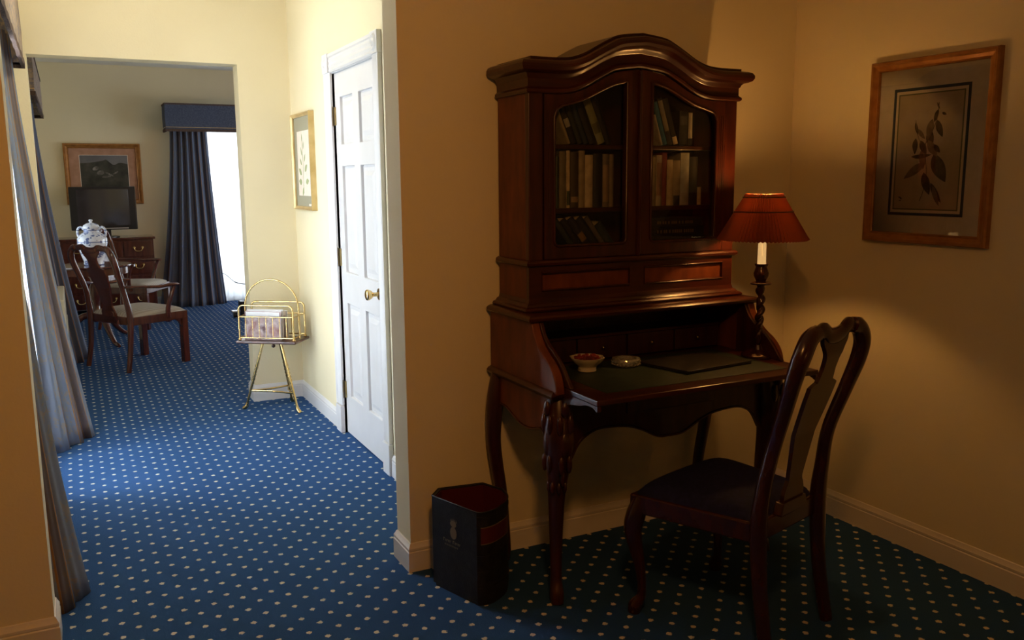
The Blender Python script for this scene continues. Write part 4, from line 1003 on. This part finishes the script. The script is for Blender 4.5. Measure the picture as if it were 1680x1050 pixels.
for x, z, rx, rz, an in ((ia+.16, jb-.15, .035, .022, .4), (ia+.21, jb-.20, .04, .026, .2), (ia+.30, jb-.215, .05, .010, -.5), (ia+.37, jb-.20, .035, .008, .5), (ia+.27, jb-.245, .05, .012, .1)):
    q.prism([(x+rx*math.cos(t_*PI/8)*math.cos(an)-rz*math.sin(t_*PI/8)*math.sin(an), z+rx*math.cos(t_*PI/8)*math.sin(an)+rz*math.sin(t_*PI/8)*math.cos(an)) for t_ in range(16)], 'y', YF-.0158, YF-.0150)
q.build('painted_birds', M['paintwhite'], pc, 0)

# ------------------------------------------------------------------ magazine rack
RX, RY, ZT_ = 1.135, 5.725, .478
ra_ = math.radians(-36); ca_, sa_ = math.cos(ra_), math.sin(ra_)
rk = empty('magazine_rack', (RX, RY, 0), 'brass magazine rack on twisted tripod legs in the passage corner', 'magazine rack')
def R_(x, y, z): return (RX+x*ca_-y*sa_, RY+x*sa_+y*ca_, z)
def rp(path): return [R_(*p_) for p_ in path]
hw, hd = .185, .095
tr_ = B(); tr_.prism([(-hw-.02, -hd-.022), (hw+.02, -hd-.022), (hw+.02, hd+.022), (-hw-.02, hd+.022)], 'z', ZT_-.018, ZT_); tr_.v = [R_(*p_) for p_ in tr_.v]
tr_.build('tray', M['maho_h'], rk, 0, .006)
for y in (-hd, hd):
    hoop = [(-hw, y, ZT_), (-hw, y, ZT_+.20)] + [(-hw+.03-.03*math.cos(a*PI/8), y, ZT_+.20+.03*math.sin(a*PI/8)) for a in range(1, 5)] + [(hw-.03+.03*math.sin(a*PI/8), y, ZT_+.20+.03*math.cos(a*PI/8)) for a in range(0, 4)] + [(hw, y, ZT_+.20), (hw, y, ZT_)]
    B().tube(rp(hoop), .0062, 8).build('side_hoop', M['brass'], rk, 60)
    for zz_ in (.018, .155):
        B().tube(rp([(-hw, y, ZT_+zz_), (hw, y, ZT_+zz_)]), .0042, 6).build('rail', M['brass'], rk, 60)
    for i in range(1, 8):
        x = -hw+2*hw*i/8; B().tube(rp([(x, y, ZT_+.018), (x, y, ZT_+.155)]), .0028, 6).build('spindle', M['brass'], rk, 60)
for x in (-hw, hw):
    for zz_ in (.018, .155): B().tube(rp([(x, -hd, ZT_+zz_), (x, hd, ZT_+zz_)]), .0038, 6).build('end_rail', M['brass'], rk, 60)
B().tube(rp([(-hw, 0, ZT_), (-hw, 0, ZT_+.19)] + [(-hw*math.cos(a*PI/16), 0, ZT_+.205+.185*math.sin(a*PI/16)) for a in range(0, 17)] + [(hw, 0, ZT_+.19), (hw, 0, ZT_)]), .0055, 8).build('carrying_handle', M['brass'], rk, 60)
for x in (-hw, hw):
    for y in (-hd, hd): B().ball(R_(x, y, ZT_+.006), .011, 10).build('finial', M['brass'], rk, 60)
feet = [(-.205, -.03), (.185, -.075), (.03, .19)]
tops = [(-.06, -.02), (.065, -.03), (.02, .05)]
for (fx, fy), (tx, ty) in zip(feet, tops):
    P_ = []
    for i in range(41):
        t_ = i/40; P_.append(R_(tx+(fx-tx)*t_*.93, ty+(fy-ty)*t_*.93, ZT_-.018-(ZT_-.05)*t_))
    lg = B().tube(P_, [.0085]*41, 10, ref=(1, 0, 0), twist=lambda w, i: 1+(.32*math.cos(3*(w-i*.9)) if 13 < i < 27 else 0)).build('leg', M['brass'], rk, 60)
    B().tube([P_[-2], R_(fx*.96, fy*.96, .022), R_(fx*1.04, fy*1.04, .008), R_(fx*1.07, fy*1.07, .0)], [.010, .012, .015, .012], 10).build('hoof_foot', M['brass'], lg, 60)
mid = [R_(tx+(fx-tx)*.74, ty+(fy-ty)*.74, .125) for (fx, fy), (tx, ty) in zip(feet, tops)]
cn = Vector(R_(0, .03, .125))
for a, b_ in ((0, 1), (1, 2), (2, 0)):
    m_ = (Vector(mid[a])+Vector(mid[b_]))/2; m_ = m_*.75+cn*.25
    B().tube(smooth([mid[a], tuple(m_), mid[b_]], 6), .0045, 6, sc=(1.4, .7)).build('stretcher', M['brass'], rk, 60)
B().lathe([(.004, -.045), (.012, -.038), (.013, -.03), (.006, -.022), (.008, -.012), (.02, 0)], R_(0, 0, ZT_-.018), 12).build('pendant', M['dark'], rk, 60)
# magazines standing in the rack
magm = []
for i, (cols, s_) in enumerate(([[(.10, .03, .04), (.55, .45, .46), (.30, .14, .14), (.70, .66, .68)], 14], [[(.60, .58, .60), (.72, .70, .72), (.5, .4, .4)], 8], [[(.5, .42, .36), (.7, .66, .6), (.3, .12, .1)], 9], [[(.2, .2, .24), (.6, .58, .56), (.45, .2, .18)], 9])):
    m_ = blotch('magazine_print_%d' % i, cols, s_); magm.append(m_)
for i, (nm, y, tl, x0_, x1_, hh) in enumerate((('front magazine with pink and brown cover photo in the brass rack', -.070, .10, -.165, .085, .185), ('white-edged magazine behind the front one in the brass rack', -.052, .10, -.16, .09, .195), ('third magazine back in the brass rack', -.02, .05, -.16, .08, .18), ('rearmost magazine in the brass rack', .04, -.04, -.15, .09, .18))):
    q = B().box(x0_, x1_, 0, .007, .001, hh)
    q.v = [R_(a, y+b_+c*tl, ZT_+c) for a, b_, c in q.v]
    o = q.build('magazine', magm[i], None, 0, .001); tag(o, nm, 'magazine', 'magazines in the rack')
    q = B().box(x0_+.002, x1_+.001, .001, .006, .0, hh+.001); q.v = [R_(a, y+b_+c*tl, ZT_+.001+c) for a, b_, c in q.v]; q.build('pages', M['white'], o, 0)
    q = B().box(x0_+.01, x1_-.01, -.0008, .0, hh-.03, hh-.004); q.v = [R_(a, y+b_+c*tl, ZT_+c) for a, b_, c in q.v]; q.build('title_strip', M['white'] if i < 2 else M['mat_ivory'], o, 0)

# ------------------------------------------------------------------ far room furniture
TX, TY = .165, 9.02
tb = empty('round_table', (TX, TY, 0), 'dark round pedestal table under the blue and white jar', 'table')
B().lathe([(.30, .655), (.30, .715), (.325, .718), (.335, .728), (.33, .738), (.0, .74)], (TX, TY, 0), 48).build('table_top', M['farwood'], tb)
B().lathe([(.05, .20), (.062, .22), (.055, .28), (.034, .32), (.030, .38), (.044, .42), (.052, .47), (.046, .53), (.030, .57), (.034, .60), (.06, .64), (.10, .656)], (TX, TY, 0), 24).build('column', M['farwood'], tb)
for an in (-70, 50, 170):
    an = math.radians(an); c_, s_ = math.cos(an), math.sin(an)
    pa, ra = smooth4([(TX+.03*c_, TY+.03*s_, .26), (TX+.14*c_, TY+.14*s_, .24), (TX+.25*c_, TY+.25*s_, .12), (TX+.36*c_, TY+.36*s_, .035), (TX+.43*c_, TY+.43*s_, .022), (TX+.45*c_, TY+.45*s_, .016)], [.032, .032, .026, .022, .020, .015])
    B().tube(pa, ra, 10, ref=(0, 0, 1)).build('cabriole_leg', M['farwood'], tb, 60)
jr = empty('lidded_jar', (.175, 8.98, .741), 'blue and white lidded china jar on the round table', 'jar')
jx, jy, jz = .175, 8.98, .741
B().lathe([(.085, 0), (.088, .012), (.084, .03), (.098, .07), (.118, .14), (.130, .20), (.128, .245), (.108, .278), (.078, .298), (.068, .305), (.066, .335), (.07, .34)], (jx, jy, jz), 32).build('body', M['china'], jr, 60)
ld_ = B().lathe([(.074, .338), (.076, .345), (.066, .368), (.040, .384), (.014, .390), (.010, .398), (.018, .408), (.016, .418), (.0, .424)], (jx, jy, jz), 28).build('lid', M['china'], jr, 60)
for sg in (-1, 1):
    vx, vy = .89*sg, -.45*sg
    B().tube(smooth([(jx+vx*.066, jy+vy*.066, jz+.325), (jx+vx*.098, jy+vy*.098, jz+.350), (jx+vx*.126, jy+vy*.126, jz+.33), (jx+vx*.13, jy+vy*.13, jz+.28), (jx+vx*.117, jy+vy*.117, jz+.25)], 5), .011, 8).build('handle', M['china'], jr, 60)

dr = empty('chest_of_drawers', (.37, 11.08, 0), 'mahogany chest of drawers with brass swan-neck handles against the far wall', 'chest of drawers')
X0, X1, YA, YZ = -.125, .862, 10.86, 11.31
B().box(X0+.012, X1-.012, YA+.015, YZ, .07, .85).build('carcass', M['farwood'], dr, 0, .003)
B().box(X0-.008, X1+.008, YA-.012, YZ, .85, .876).build('top_board', M['farwood'], dr, 0, .006)
for x in (X0+.012, X1-.08):
    B().box(x, x+.07, YA+.005, YA+.08, 0, .07).build('bracket_foot', M['farwood'], dr, 0, .006); B().box(x, x+.07, YZ-.08, YZ-.005, 0, .07).build('bracket_foot', M['farwood'], dr, 0, .006)
cw = (X1-X0-.04)/3
for i in range(3):
    for j, (za, zb) in enumerate(((.655, .83), (.455, .635), (.265, .435), (.09, .245))):
        x = X0+.02+i*cw
        w_ = B().box(x+.008, x+cw-.008, YA, YA+.02, za, zb).build('drawer', M['farwood'], dr, 0, .004)
        hx, hz = x+cw/2, (za+zb)/2+.015; q = B()
        for sg in (-1, 1): q.tube([(hx+sg*.043, YA, hz), (hx+sg*.043, YA-.008, hz)], .014, 10); q.ball((hx+sg*.043, YA-.014, hz), .010, 8)
        q.tube(smooth([(hx-.043, YA-.016, hz), (hx-.040, YA-.018, hz-.02), (hx-.022, YA-.020, hz-.04), (hx+.022, YA-.020, hz-.04), (hx+.040, YA-.018, hz-.02), (hx+.043, YA-.016, hz)], 4), .006, 8)
        q.build('swan_neck_handle', M['brass'], w_, 60)
tv = empty('television', (.36, 11.02, .877), 'black flat television standing on the chest of drawers', 'television')
def T_(x, y, z):   # slight turn
    a = math.radians(-6); c_, s_ = math.cos(a), math.sin(a); return (.36+x*c_-y*s_, 11.02+x*s_+y*c_, .877+z)
def tbx(*a):
    q = B().box(*a); q.v = [T_(*p_) for p_ in q.v]; return q
tbx(-.345, .345, -.03, .04, .085, .575).build('casing', M['black'], tv, 0, .008)
tbx(-.27, .27, -.0315, -.029, .135, .545).build('screen', M['screen'], tv, 0)
tbx(-.25, .25, -.036, -.028, .096, .108).build('silver_strip', M['silver'], tv, 0, .002)
tbx(-.06, .06, -.012, .02, .01, .09).build('neck', M['black'], tv, 0, .004)
B().lathe([(.0, 0), (.15, 0), (.15, .008), (.13, .014), (.0, .016)], (.36, 11.02, .877), 28, lambda a, i: 1-.25*abs(math.sin(a))).build('foot', M['black'], tv)

cord = B().tube(smooth([(1.60, 11.05, .40), (1.66, 11.03, .37), (1.74, 10.99, .29), (1.80, 10.98, .262), (1.88, 10.99, .245), (1.98, 11.0, .24), (2.1, 11.0, .22), (2.2, 11.01, .12), (2.24, 11.02, .004)], 6), [.0035]*13+[.006]*36, 6)
tag(cord.build('hanging_cord', M['black'], None, 60), 'thin dark cord sagging in front of the white sheer', 'cord')
kf = empty('castor', (1.585, 9.95, 0), 'small black castor foot on the carpet seen just left of the magazine rack', 'castor')
B().tube([(1.55, 9.95, .028), (1.59, 9.95, .028)], .028, 14).build('wheel', M['black'], kf)
B().box(1.535, 1.68, 9.90, 10.0, .058, .075).box(1.56, 1.58, 9.935, 9.965, .02, .06).build('bracket', M['silver'], kf, 0, .004)
B().box(1.62, 1.68, 9.88, 10.02, .02, .18).build('post', M['black'], kf, 0, .01)
